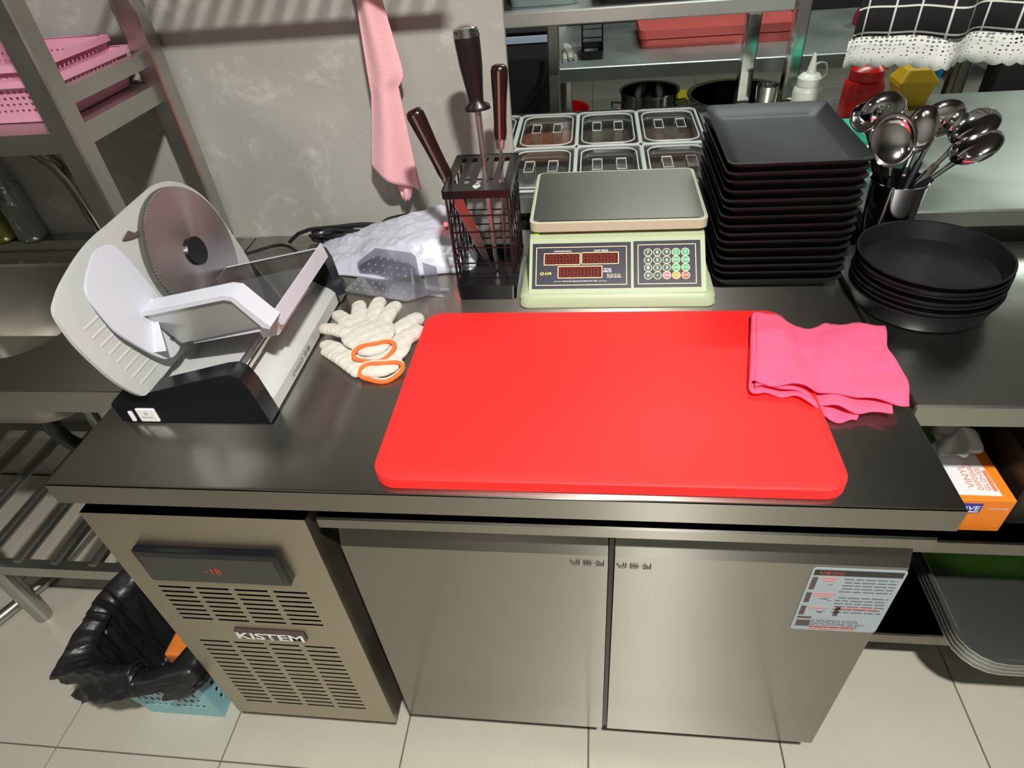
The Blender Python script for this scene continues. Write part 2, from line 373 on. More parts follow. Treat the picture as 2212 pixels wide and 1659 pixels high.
for k in range(5):
    z=.541-.0048*k; x=1.098
    while x<1.165: l=.004+random.random()*.01; B.append((x,z,x+l,z+.0018)); x+=l+.002
for (z,x0,x1) in((.651,1.088,1.110),(.645,1.090,1.106),(.612,1.086,1.116),(.606,1.086,1.113),(.574,1.086,1.112),(.576,1.128,1.182),(.5165,1.098,1.165),(.5215,1.098,1.163)): Rd.append((x0,z,x1,z+.0035))
for (x0,z0,x1,z1) in((1.0755,.624,1.083,.655),(1.0755,.590,1.083,.616),(1.0755,.556,1.083,.580),(1.124,.556,1.131,.580),(1.0755,.546,1.096,.551),(1.0765,.524,1.097,.541)): Dk.append((x0,z0,x1,z1))
for k in range(10): x=1.090+random.random()*.018; z=random.choice([.631,.596,.562])+random.random()*.008; B.append((x,z,x+.006,z+.0012))
bars(B,'black_print',mat('grey_ink',(.12,.12,.15),.5)); bars(Rd,'red_print',mat('pale_red_ink',(.62,.22,.22),.5)); bars(Dk,'print_blocks',mat('block_ink',(.09,.06,.06),.5))
rehome(e,(.6,.37,0))
# ------------------------------------------------------------------ right worktable
e=empty('side_worktable','stainless side worktable with two undershelves right of the freezer','table')
MB().box((1.207,.18,.807),(2.3,.648,H),.003,1).build('tabletop',mat('side_steel_top',(.42,.425,.39),.27,1,var=.08,vscale=6),e)
MB().box((1.207,.20,.485),(2.3,.64,.520),.003,1).build('undershelf',STEEL,e)
MB().box((1.207,.215,.150),(2.3,.64,.185),.003,1).build('undershelf',STEEL,e)
for x in(1.232,2.27):
    for y in(.235,.62):
        MB().cyl((x,y,0),(x,y,.808),.019).build('leg',SHELF,e)
rehome(e,(1.75,.41,0))
# prep counters behind
def counter(nm,label,x0,x1,y0,y1,zt,cat='counter',holes=None):
    STEELTOP=STEELR
    e=empty(nm,label,cat)
    if holes:
        hx0,hx1,hy0,hy1=holes
        m=MB().box((x0,y0,zt-.035),(x1,hy0,zt)).box((x0,hy1,zt-.035),(x1,y1,zt)).box((x0,hy0,zt-.035),(hx0,hy1,zt)).box((hx1,hy0,zt-.035),(x1,hy1,zt))
        m.build('countertop',STEELTOP,e)
    else: MB().box((x0,y0,zt-.035),(x1,y1,zt),.003,1).build('countertop',STEELTOP,e)
    MB().box((x0+.02,y0+.02,.1),(x1-.02,y1-.02,zt-(.2 if holes else .035))).build('body',STEEL,e)
    for x in(x0+.06,x1-.06):
        for y in(y0+.08,y1-.08): MB().cyl((x,y,0),(x,y,.1),.02).build('leg',SHELF,e)
    rehome(e,((x0+x1)/2,(y0+y1)/2,0)); return e
counter('topping_counter','stainless prep counter holding clear lidded pans behind the scale',.3,1.262,.772,1.345,.907,holes=(.408,1.042,.785,1.300))
counter('steel_counter','wide stainless counter behind the cup of ladles, holding the sauce bottles',1.268,2.4,.655,1.345,.907)
# ------------------------------------------------------------------ clear pans
LIDR=mat('lid_edge',(.66,.70,.68),.25,alpha=.8)
def pan(x,y,contents,label,first=None,flip=1):
    e=empty('food_pan',label,'food pan','clear lidded pans set in the prep counter',(x,y,.907))
    hx,hy=.0765,.128
    MB().loft([rr(0,0,hx*.78,hy*.82,.02,-.13),rr(0,0,hx*.86,hy*.90,.025,-.01),rr(0,0,hx*.90,hy*.93,.025,.001),rr(0,0,hx,hy,.012,.002),rr(0,0,hx,hy,.012,-.004)],True,False).build('pan_body',PANC,e,smooth=True)
    MB().loft([rr(0,0,hx*.79,hy*.83,.02,-.12),rr(0,0,hx*.84,hy*.88,.02,-.030)]).build('contents',contents,e)
    ld=MB().loft([rr(0,0,hx*.97,hy*.97,.014,.004),rr(0,0,hx*.99,hy*.99,.014,.007),rr(0,0,hx*.86,hy*.88,.030,.009),rr(0,0,hx*.82,hy*.84,.030,.0015),rr(0,0,hx*.70,hy*.74,.030,.0015)],False,True).build('lid',PANC,e,smooth=True)
    tr=MB()
    for r_ in (.985,.845): 
        tr.tube([(p[0],p[1],.009) for p in rr(0,0,hx*r_,hy*(r_+.01),.016 if r_>.9 else .03,0)],.0030 if r_>.9 else .0018,6,closed=True)
    tr.build('lid_rim',LIDR,ld,smooth=True)
    for s in(-1,1):
        MB().loft([rr(s*.027,-.008,.012,.034,.002,.0015),rr(s*.027,-.008,.010,.030,.002,.016)],False,True).build('grip',PANC,ld)
        MB().tube([(s*.027-.011,.025,.003),(s*.027-.0105,.022,.017),(s*.027+.0105,.022,.017),(s*.027+.011,.025,.003)],.0013,5).tube([(s*.027-.0105,.022,.017),(s*.027-.0105,-.038,.016),(s*.027+.0105,-.038,.016),(s*.027+.0105,.022,.017)],.0010,5).build('grip_edge',LIDR,ld)
    return e
cx=[.489,.6445,.799,.954]
pan(cx[0],1.168,SOUPG,'clear lidded pan half hidden by the wall end, back row')
pan(cx[1],1.168,SOUP,'clear lidded pan with red brown sauce, back row leftmost fully seen')
pan(cx[2],1.168,SOUPD,'clear lidded pan with dark contents, middle of back row')
pan(cx[3],1.168,SOUPD,'clear lidded pan nearest the black plates, back row')
pan(cx[1],.912,SOUPG,'clear lidded pan behind the knife rack, front row left')
pan(cx[2],.912,SOUPG,'clear lidded pan behind the middle of the scale, front row')
pan(cx[3],.912,SOUPD,'clear lidded pan beside the square plates, front row right')
# ------------------------------------------------------------------ over shelf behind the pans
e=empty('overshelf','steel overshelf with bright front edge on posts behind the clear pans','shelf')
MB().box((.45,1.355,1.121),(1.262,1.72,1.156),.003,1).build('shelf_board',mat('overshelf_steel',(.80,.77,.74),.38,1),e)
for x,zt in((1.168,1.121),(1.285,1.75),):
    MB().box((x-.018,1.357,0),(x+.018,1.393,zt),.003,1).build('post',BRIGHT,e)
MB().box((.62,1.66,0),(.655,1.70,1.121),.003,1).build('post',SHELF,e)
rehome(e,(.9,1.5,0))
tag(MB().loft([rr(.95,1.50,.17,.10,.02,1.157),rr(.95,1.50,.19,.12,.02,1.185),rr(.95,1.50,.175,.105,.02,1.183),rr(.95,1.50,.16,.09,.02,1.162)]).build('oven_tray',BLACKM,smooth=True),'black shallow tray on the overshelf above the clear pans','tray')
tag(MB().loft([rr(.63,1.52,.09,.09,.02,1.157),rr(.63,1.52,.10,.10,.02,1.24),rr(.63,1.52,.09,.09,.02,1.235),rr(.63,1.52,.085,.085,.02,1.165)]).build('plastic_tub',TEAL,smooth=True),'dull teal tub on the left end of the overshelf','tub')
# ------------------------------------------------------------------ far bench and things on / under it
e=empty('far_bench','far stainless bench carrying the red boards and a second knife rack','bench')
MB().box((.60,2.04,.80),(2.45,2.78,.85),.003,1).build('tabletop',mat('steel_far',(.52,.57,.54),.5,1,var=.1,vscale=5),e)
MB().box((.63,2.08,.40),(2.42,2.74,.43)).build('undershelf',SHELF,e)
for x in(.635,2.40):
    for y in(2.075,2.74): MB().box((x-.025,y-.025,0),(x+.025,y+.025,.80),.003,1).build('leg',SHELF,e)
rehome(e,(1.5,2.4,0))
e=empty('support_post','slim steel post standing at the left of the far bench','post'); MB().box((.60,2.85,0),(.635,2.885,1.5)).build('tube',SHELF,e); MB().box((.58,2.83,0),(.655,2.905,.008)).build('base_plate',SHELF,e); rehome(e,(.62,2.87,0))
for z,dx,l in((.8505,0,'lower red cutting board on the far bench'),(.884,-.01,'upper red cutting board stacked on the far bench')):
    tag(MB().loft([rr(1.25+dx,2.43,.30,.17,.03,z,6),rr(1.25+dx,2.43,.30,.17,.03,z+.030,6)]).build('cutting_board',mat('dull_red',(.50,.085,.075),.6)),l,'cutting board','spare red cutting boards')
tag(MB().loft([rr(1.86,2.45,.07,.05,.03,.8505),rr(1.85,2.45,.06,.045,.03,.885),rr(1.83,2.46,.03,.03,.02,.905)]).build('dish_cloth',mat('dark_red_cloth',(.22,.01,.03),.9),smooth=True),'crumpled dark red cloth at the right of the far bench','cloth')
# dark appliance left of the bench
e=empty('black_cooler','black low cooler with pale blue edge strip left of the far bench','cooler')
MB().box((-.3,2.45,.08),(.575,3.1,.86),.005,1).build('body',DKGREY,e); MB().box((-.3,2.43,.862),(.575,2.455,.885)).build('edge_strip',mat('bluish_strip',(.42,.50,.62),.4),e)
MB().box((-.3,2.50,.885),(.575,3.1,1.25),.005,1).build('upper_housing',DKGREY,e)
for x in(-.2,.5): MB().cyl((x,2.6,0),(x,2.6,.08),.02).cyl((x,3.0,0),(x,3.0,.08),.02).build('foot',RUBBER,e)
rehome(e,(.1,2.8,0))
tag(MB().tube(crom([(.555,2.40,.80),(.53,2.40,.70),(.45,2.38,.60),(.36,2.36,.50),(.30,2.34,.30),(.28,2.33,.012),(.1,2.3,.012)]),.014).build('electric_cable',RUBBER,smooth=True),'thick black cord drooping from the black cooler','cord')
tag(MB().lathe([(.13,0),(.19,.24),(.20,.25),(.20,.255),(.185,.25),(.125,.01)],(.54,3.55,.001)).build('wash_basin',REDB,smooth=True),'red round basin on the floor behind the far bench leg','basin')
def pot(x,y,z,r,h,l):
    e=empty('stock_pot',l,'pot'); MB().lathe([(r*.94,0),(r,.02),(r,h),(r*1.06,h+.004),(r*1.06,h+.010),(r*.97,h+.006),(r*.96,.02),(r*.9,.01)],(x,y,z)).build('pot_body',BRIGHT,e,smooth=True)
    for s in(-1,1): MB().tube([(x+s*r,y-.04,z+h*.8),(x+s*(r+.035),y-.035,z+h*.82),(x+s*(r+.035),y+.035,z+h*.82),(x+s*r,y+.04,z+h*.8)],.005).build('handle',CHROME,e)
    rehome(e,(x,y,z))
pot(.99,2.27,.431,.115,.26,'steel stock pot on the far undershelf, left one')
pot(1.34,2.25,.431,.19,.235,'wide steel pot on the far undershelf, right one')
for i,(x,y,l) in enumerate(((1.27,3.0,'yellow plastic crate under the far bench, left one'),(1.46,3.02,'yellow plastic crate under the far bench, right one'))):
    tag(MB().loft([rr(x,y,.07,.06,.01,.001),rr(x,y,.09,.08,.01,.46),rr(x,y,.08,.07,.01,.46),rr(x,y,.065,.055,.01,.02)]).build('crate',mat('bright_yellow%d'%i,(.75,.68,.02),.5)),l,'crate','yellow crates')
tag(MB().lathe([(.025,0),(.028,.06),(.030,.06),(.026,.057),(.022,.004)],(1.212,1.29,.9075)).build('steel_cup',BRIGHT,smooth=True),'small steel cup between the overshelf posts','cup')
# far floor things at the right
e=empty('dark_cabinet','dark free-standing cabinet at the far right of the counters','cabinet'); MB().box((2.15,1.75,.05),(2.75,2.0,1.02),.004,1).build('body',DKGREY,e); MB().box((2.16,1.738,.1),(2.74,1.75,.98)).build('door',mat('dark_door',(.05,.052,.045),.5),e)
for x in(2.2,2.7): MB().cyl((x,1.8,0),(x,1.8,.05),.02).cyl((x,1.95,0),(x,1.95,.05),.02).build('foot',RUBBER,e)
rehome(e,(2.45,1.87,0))
e=empty('plastic_stool','bright blue plastic stool standing on the far floor','stool')
sx,sy=3.42,4.55
for i,(a,b) in enumerate(((-1,-1),(1,-1),(-1,1),(1,1))): MB().cyl((sx+a*.17,sy+b*.17,0),(sx+a*.12,sy+b*.12,.43),.018,.03,8).build('leg',BLUE,e)
MB().loft([rr(sx,sy,.15,.15,.05,.42),rr(sx,sy,.15,.15,.05,.45)]).build('seat',BLUE,e); MB().box((sx-.14,sy-.145,.36),(sx+.14,sy-.13,.42)).box((sx-.145,sy-.14,.36),(sx-.13,sy+.14,.42)).build('apron',BLUE,e); rehome(e,(sx,sy,0))
e=empty('bench_trestle','dark bench frame standing behind the yellow bottle','frame')
MB().box((2.47,2.62,0),(2.53,2.68,.84)).build('post',DKGREY,e); MB().box((2.47,2.95,0),(2.52,3.0,.84)).build('post',BROWN,e); MB().box((2.46,2.60,.84),(3.0,3.02,.87)).build('top',SHELF,e); MB().box((2.94,2.95,0),(2.99,3.0,.84)).build('post',BROWN,e); rehome(e,(2.6,2.8,0))
# ------------------------------------------------------------------ sauce bottles
def bottle(x,y,z,r,h,m,l,cat='bottle',nz=.05,loop=True,cap=None):
    e=empty('squeeze_bottle',l,cat)
    MB().lathe([(r*.9,0),(r,.006),(r,h*.62),(r*.93,h*.70),(r*.78,h*.74),(r*.78,h*.76)],(x,y,z),c1=True).build('bottle_body',m,e,smooth=True)
    MB().lathe([(r*.84,h*.76),(r*.84,h*.92),(r*.6,h),(r*.34,h*1.02),(.0035,h+nz),(.002,h+nz)],(x,y,z),c1=True).build('nozzle_cap',cap or m,e,smooth=True)
    if loop: MB().tube(crom([(x+r*.8,y,z+h*.85),(x+r*1.05,y,z+h*1.0),(x+r*.9,y,z+h*1.2),(x+r*.35,y,z+h*1.22),(x+.004,y,z+h*1.1)]),.002,6).build('cap_strap',cap or m,e,smooth=True)
    rehome(e,(x,y,z))
bottle(1.285,1.20,.9075,.034,.105,MILKY,'milky white squeeze bottle with pointed nozzle behind the square plates',nz=.045)
bottle(1.415,1.20,.9075,.046,.118,REDB,'red squeeze bottle behind the cup of ladles',nz=.03)
e=empty('caddy_box','yellow angular plastic container right of the red bottle','container')
x,y=1.56,1.28
MB().loft([rr(x,y,.034,.03,.006,.9075),rr(x,y,.042,.038,.006,.955),rr(x,y,.045,.041,.006,.957)]).build('body',YEL,e); MB().loft([rr(x,y,.046,.042,.006,.957),rr(x,y,.045,.041,.006,.967),rr(x,y,.030,.028,.01,.992),rr(x,y,.018,.018,.008,.996)]).build('lid',YEL,e); rehome(e,(x,y,.9075))
tag(MB().loft([rr(1.36,.97,.075,.075,.03,.9075),rr(1.36,.97,.095,.095,.035,.945),rr(1.36,.97,.100,.100,.035,.945),rr(1.36,.97,.100,.100,.035,.941),rr(1.36,.97,.093,.093,.035,.940),rr(1.36,.97,.074,.074,.03,.912)]).build('plastic_basket',GREENB,smooth=True),'teal green plastic basket behind the square plates','basket')
tag(MB().lathe([(.02,0),(.034,.01),(.04,.06),(.038,.06),(.03,.012)],(1.36,.95,.913)).build('glass_bowl',CLEAR,smooth=True),'small clear glass bowl in the teal basket','bowl')
# ------------------------------------------------------------------ curtain
e=empty('counter_curtain','black curtain with white window-pane lines and white lace hem at upper right','curtain')
def cw(u): return .018*math.sin(u*31)+.010*math.sin(u*57+1)
def curtain_mat():
    m=bpy.data.materials.new('window_pane_cloth'); m.use_nodes=True; N=m.node_tree.nodes; L=m.node_tree.links; b=N['Principled BSDF']; b.inputs['Roughness'].default_value=.9
    uv=N.new('ShaderNodeUVMap'); uv.uv_map='UVMap'; sp=N.new('ShaderNodeSeparateXYZ'); L.new(uv.outputs[0],sp.inputs[0]); outs=[]
    for ax in(0,1):
        f=N.new('ShaderNodeMath'); f.operation='FRACT'; L.new(sp.outputs[ax],f.inputs[0]); l=N.new('ShaderNodeMath'); l.operation='LESS_THAN'; l.inputs[1].default_value=.075; L.new(f.outputs[0],l.inputs[0]); outs.append(l)
    mx=N.new('ShaderNodeMath'); mx.operation='MAXIMUM'; L.new(outs[0].outputs[0],mx.inputs[0]); L.new(outs[1].outputs[0],mx.inputs[1])
    c=N.new('ShaderNodeMix'); c.data_type='RGBA'; L.new(mx.outputs[0],c.inputs['Factor']); c.inputs['A'].default_value=(.014,.012,.014,1); c.inputs['B'].default_value=(.80,.80,.74,1); L.new(c.outputs['Result'],b.inputs['Base Color']); return m
def lace_mat():
    m=mat('lace',(.80,.80,.76),.9); N=m.node_tree.nodes; L=m.node_tree.links; b=N['Principled BSDF']
    uv=N.new('ShaderNodeUVMap'); uv.uv_map='UVMap'; vo=N.new('ShaderNodeTexVoronoi'); vo.inputs['Scale'].default_value=1; vo.inputs['Randomness'].default_value=.35; mp=N.new('ShaderNodeMapping'); mp.inputs['Scale'].default_value=(5.2,6.5,1); L.new(uv.outputs[0],mp.inputs[0]); L.new(mp.outputs[0],vo.inputs[0])
    sp=N.new('ShaderNodeSeparateXYZ'); L.new(uv.outputs[0],sp.inputs[0]); mr=N.new('ShaderNodeMapRange'); mr.inputs[1].default_value=.0; mr.inputs[2].default_value=1.15; mr.inputs[3].default_value=.13; mr.inputs[4].default_value=.37; L.new(sp.outputs[1],mr.inputs[0])
    g_=N.new('ShaderNodeMath'); g_.operation='GREATER_THAN'; L.new(vo.outputs['Distance'],g_.inputs[0]); L.new(mr.outputs[0],g_.inputs[1]); L.new(g_.outputs[0],b.inputs['Alpha']); return m
def curtain(z0,z1,x0,x1,nu,nv,m,name,par,scal=False):
    S=.044
    def f(u,v):
        x=x0+u*(x1-x0); zb=z0-(.006*abs(math.sin(u*(x1-x0)/.012*PI/2)) if (scal and v==0) else 0)
        sw=.010*math.sin(u*19+2)
        return (x,.90+cw(u)*(1.3-v*.4),zb+(z1-zb)*v+sw*(1-v)*(0 if not scal else 0)+.003*math.sin(u*17))
    a=MB().grid(nu,nv,f); o=a.build(name,m,par,smooth=True,solid=.0012 if not scal else .0015)
    uvl=o.data.uv_layers.new(name='UVMap')
    for lp in o.data.loops:
        c=o.data.vertices[lp.vertex_index].co; uvl.data[lp.index].uv=((c.x-x0)/S+.6,(c.z-.003*math.sin((c.x-x0)/(x1-x0)*17)-z0)/S+(.9 if not scal else 0))
    return o
cl=curtain(1.148,1.62,1.262,2.25,120,10,curtain_mat(),'cloth',e); curtain(1.098,1.1485,1.255,2.25,330,3,lace_mat(),'lace_hem',cl,True)
MB().cyl((1.2,.90,1.625),(2.3,.90,1.625),.010).build('rod',CHROME,e)
for x in (1.22,2.28): MB().cyl((x,.90,1.625),(x,.90,2.9),.005,n=8).build('hanger',CHROME,e)
rehome(e,(1.75,.9,2.9))
# ------------------------------------------------------------------ electronic scale
e=empty('price_scale','pale green electronic price scale with steel weighing pan and keypad','scale')
MB().loft([rr(.8035,.603,.168,.172,.018,H+.0005),rr(.8035,.603,.171,.176,.018,H+.006),rr(.8035,.603,.169,.174,.018,H+.019),rr(.8035,.603,.160,.168,.014,H+.026)]).build('base',SCALEG,e,smooth=True)
f=lambda u,v,w_:(w_,u,v)
MB().prism([(.440,.870),(.442,.874),(.522,.938),(.530,.941),(.762,.941),(.766,.870)],.650,.957,f).build('housing',SCALEG,e)
MB().box((.72,.60,.941),(.88,.72,.948)).build('load_cell_mount',DARKGAP,e)
MB().loft([rr(.8055,.641,.152,.112,.012,.947),rr(.8055,.641,.156,.116,.014,.950),rr(.8055,.641,.156,.116,.014,.966),rr(.8055,.641,.153,.113,.013,.9675),rr(.8055,.641,.150,.110,.012,.9665)]).build('pan_tray',SCALEC,e,smooth=True)
MB().loft([rr(.8055,.641,.1495,.1095,.010,.9668),rr(.8055,.641,.1495,.1095,.010,.9680)]).build('steel_plate',SCALEP,e)
MB().lathe([(.006,0),(.006,.002),(.004,.003)],(.661,.535,.941),c1=True,n=16).build('level_bubble',mat('lime',(.4,.75,.08),.2),e)
# front face local frame
P0=Vector((.650,.4415,.8735)); SL=Vector((0,.080,.0645)); Ls=SL.length; SV=SL.normalized(); NN=Vector((0,-SV.z,SV.y))
def fp(px,py,l=0): return P0+Vector((1,0,0))*((px-200)/1760*.307)+SV*((1410-py)/620*Ls)+NN*l
def fbox(x0,y0,x1,y1,th,name,m,par,l=0):
    a=MB(); P=[fp(x0,y1,l),fp(x1,y1,l),fp(x1,y0,l),fp(x0,y0,l)]; a.loft([P,[p+NN*th for p in P]]); return a.build(name,m,par)
def frame(x0,y0,x1,y1,t,th,name,m,par,l):
    a=MB()
    for q in((x0,y0,x1,y0+t),(x0,y1-t,x1,y1),(x0,y0,x0+t,y1),(x1-t,y0,x1,y1)):
        P=[fp(q[0],q[3],l),fp(q[2],q[3],l),fp(q[2],q[1],l),fp(q[0],q[1],l)]; a.loft([P,[p+NN*th for p in P]])
    return a.build(name,m,par)
dpn=fbox(232,848,1228,1362,.0010,'display_panel',NAVY,e,.0002); kp=fbox(1255,842,1912,1360,.0010,'keypad_panel',NAVY,e,.0002)
frame(268,892,1188,1328,8,.0004,'cream_border',CREAM,dpn,.0012); frame(1295,882,1868,1326,8,.0004,'cream_border',CREAM,kp,.0012)
for (x0,y0,x1,y1,n) in((348,962,722,1100,5),(730,958,1108,1096,5),(492,1112,944,1250,6)):
    fbox(x0,y0,x1,y1,.0004,'display_window',DISP,dpn,.0012); frame(x0,y0,x1,y1,9,.0007,'display_frame',CREAM,dpn,.0013)
    a=MB()
    for k in range(n):
        c0=x0+22+k*(x1-x0-40)/n; w_=(x1-x0-40)/n*.72
        for q in((c0,y0+26,c0+w_,y0+33),(c0,y0+66,c0+w_,y0+73),(c0,y0+106,c0+w_,y0+113),(c0,y0+30,c0+8,y0+110),(c0+w_-8,y0+30,c0+w_,y0+110)):
            P=[fp(q[0],q[3],.0016),fp(q[2],q[3],.0016),fp(q[2],q[1],.0016),fp(q[0],q[1],.0016)]; a.loft([P,[p+NN*.0002 for p in P]])
    a.build('unlit_digits',SEG,dpn)
px=.307/1760
def ft(s,wd,cx_,cy_,m,par,h=None,l=.0016,name='lettering',**k): text(s,wd*px,fp(cx_,cy_,l),X1,SV,m,name,par,h=h*px if h else None,**k)
ft('WEIGHING(kg)',180,540,944,WHITE,dpn,20,bold=.02); ft('UNIT PRICE',140,930,942,WHITE,dpn,20,bold=.02)
ft('TOTAL',80,994,1152,WHITE,dpn,20,bold=.02); ft('PRICE',80,994,1178,WHITE,dpn,20,bold=.02)
ft('Q.UA',118,370,1194,mat('gold_print',(.80,.66,.14),.4),dpn,36,shear=.3,bold=.03)
ft('Universal waterproof electronic scale',352,718,1283,WHITE,dpn,18,bold=.02); ft('★★★★★',80,490,1283,CREAM,dpn,14); ft('★★★★★',80,948,1283,CREAM,dpn,14)
ft('AC ZERO TARE WEIGHT',145,1062,1243,WHITE,dpn,12,bold=.02)
def disc(cx_,cy_,r,th,l,name,m,par):
    a=MB(); c=fp(cx_,cy_,l); R_=r*px; P=[c+Vector((1,0,0))*R_*math.cos(2*PI*k/20)+SV*R_*math.sin(2*PI*k/20) for k in range(20)]; a.loft([P,[p+NN*th for p in P]]); return a.build(name,m,par)
for k in range(4): disc(1002+36*k,1218,13,.0003,.0013,'indicator_ring',CREAM,dpn); disc(1002+36*k,1218,8,.0003,.0015,'indicator',NAVY,dpn)
keys=[['7','8','9','C','V'],['4','5','6','ADD','SUM'],['1','2','3','TARE','PCS'],['0','•','ZERO','AC','OFF']]
for r_,row in enumerate(keys):
    for c_,s in enumerate(row):
        X_,Y_=1397+91.5*c_,974+86*r_
        m=KEYG if c_<3 else KEYL
        if r_==3: m=[KEYG,KEYG,KEYP,KEYO,KEYR][c_]
        disc(X_,Y_,42,.0008,.0012,'key_rim',CREAM,kp); disc(X_,Y_,35,.0004,.0018,'key',m,kp)
        ft(s,(24 if len(s)==1 and s!='•' else 14 if s=='•' else 52),X_,Y_,WHITE if c_<3 and r_<3 or c_<2 else mat('pale_print%d%d'%(r_,c_),(.75,.85,.6),.5),kp,34 if len(s)==1 and s!='•' else 16,l=.0024,name='key_legend',bold=.02)
rehome(e,(.8035,.603,H))
# ------------------------------------------------------------------ red cutting board
def yb(x): return 0
tag(MB().loft([rr(0,0,.2955,.1905,.031,0,10),rr(0,0,.2985,.1935,.033,.003,10),rr(0,0,.2985,.1935,.033,.0165,10),rr(0,0,.2978,.1928,.032,.0185,10),rr(0,0,.2955,.1905,.031,.0200,10)]).build('cutting_board',RED,smooth=True,auto=35),'large bright red cutting board on the freezer table','cutting board')
bpy.data.objects[[o.name for o in bpy.data.objects if o.name.startswith('cutting_board')][-1]].location=(.7735,.1995,H+.0005)
# ------------------------------------------------------------------ pink folded cloth
def cloth_layer(a,cor,z,seed,nu=34,nv=26):
    A,Bp,Cp,Dp=[Vector(c) for c in cor]  # topleft, bottomleft, topright, bottomright
    rnd=random.Random(seed); ph=[rnd.random()*6 for _ in range(4)]
    def f(u,v):
        p=(A*(1-u)+Cp*u)*(1-v)+(Bp*(1-u)+Dp*u)*v
        x,y=p.x,p.y
        x+=.004*math.sin(v*9+ph[0])*u; y+=.006*math.sin(u*8+ph[1])*(v-.2)+ .003*math.sin(u*23+ph[2])
        y+=-.016*math.sin(max(0,min(1,(u-.15)/.4))*PI)*(1-v)*1.0
        on=1/(1+math.exp((x-1.064)/.006))
        zz=H+.0225*on+.0022*(1-on)+z+.0025*(1+math.sin(u*13+v*6+ph[3]))+.002*(1+math.sin(v*17+u*5+ph[0]))*(u)+.004*math.exp(-((u-.62)/.09)**2)
        return (x,y,zz)
    a.grid(nu,nv,f); return f
m=MB()
fA=cloth_layer(m,((1.020,.355),(.986,.180),(1.200,.338),(1.118,.138)),.0,1)
fB=cloth_layer(m,((1.022,.357),(.988,.184),(1.205,.344),(1.158,.146)),.0065,2)
fC=cloth_layer(m,((1.023,.360),(.987,.188),(1.212,.347),(1.190,.166)),.013,3)
# left folds join layer A to C
def fold(f0,f1):
    def g(u,v):
        a=Vector(f0(0,v)); b=Vector(f1(0,v)); c=(a+b)/2; t=u*PI; r=(b-a).length/2
        return (c.x-math.sin(t)*.006+(a.x-c.x)*math.cos(t),c.y+(a.y-c.y)*math.cos(t),c.z+(a.z-c.z)*math.cos(t))
    m.grid(6,26,g)
fold(fA,fC)
tag(m.build('folded_cloth',PINKC,smooth=True,auto=80,solid=.0022),'hot pink dishcloth folded over the right edge of the red board','cloth')
# ------------------------------------------------------------------ cotton gloves
def glove(name,label,fingers,palm,cuff,z,lab2):
    e=empty(name,label,'glove','white cotton work gloves')
    a=MB(); pc=Vector((*palm[0],z+.010))
    ang=math.atan2(cuff[1][1]-palm[0][1],cuff[1][0]-palm[0][0]); rot=Matrix.Rotation(ang,3,'Z')
    a.sph(pc,1,10,(palm[1],palm[2],.012),rot)
    cc=Vector((*cuff[1],z+.009)); a.sph((pc*.45+cc*.55),1,10,(palm[1]*.8,palm[2]*.72,.011),rot); a.sph(cc,1,10,(.022,palm[2]*.62,.010),rot)
    for (bx,by,tx,ty,rad,dz) in fingers:
        for k in range(9):
            t=k/8; a.sph((bx+(tx-bx)*t,by+(ty-by)*t,z+.009+dz*t+.003*math.sin(t*PI)),rad*(1-.10*t*t),6,(1,1,.68))
    b=a.build('glove_body',COTTON,e,smooth=True,auto=180); md=b.modifiers.new('r','REMESH'); md.mode='VOXEL'; md.voxel_size=.0016; md.use_smooth_shade=True
    md=b.modifiers.new('s','SMOOTH'); md.iterations=5; md.factor=.6
    dg=bpy.context.evaluated_depsgraph_get(); me=bpy.data.meshes.new_from_object(b.evaluated_get(dg)); b.modifiers.clear(); b.data=me
    for v in me.vertices: v.co.z=max(v.co.z+.0008*math.sin(v.co.x*220)*math.sin(v.co.y*260),H+.0006)
    # cuff ring
    d=Vector((math.cos(ang),math.sin(ang),0)); n_=Vector((-d.y,d.x,0)); c=Vector((*cuff[0],z+.011)); pts=[]
    for k in range(28):
        t=2*PI*k/28; wob=.004*math.sin(2*math.cos(t)*1.7+1)
        pts.append(c+n_*math.cos(t)*cuff[2]+Vector((0,0,1))*math.sin(t)*.0085+d*(wob-.013*math.sin(t)))
    MB().tube(pts,.0036,8,closed=True).build('orange_cuff',ORANGE,e,smooth=True)
    MB().tube([p-d*.005 for p in pts],.0032,8,closed=True).build('ribbed_wrist',COTTON,e,smooth=True)
    rehome(e,(palm[0][0],palm[0][1],z)); return e
glove('cotton_glove','upper white cotton glove, its orange cuff resting on the other cuff',
  [(.358,.335,.318,.378,.0150,0),(.366,.345,.346,.408,.0155,0),(.385,.350,.381,.416,.0160,.002),(.405,.348,.414,.402,.0155,.002),(.370,.315,.306,.340,.0145,-.001)],((.388,.322),.046,.047),((.413,.270),(.406,.286),.034),H+.016,'')
glove('cotton_glove','lower white cotton glove, its orange cuff nearest the front edge of the table',
  [(.425,.335,.452,.388,.0185,-.001),(.440,.310,.462,.350,.0185,-.001),(.360,.285,.311,.314,.0135,-.002),(.388,.240,.318,.296,.0125,-.002),(.400,.255,.345,.290,.0145,-.002)],((.412,.300),.050,.052),((.429,.238),(.424,.250),.035),H+.001,'')
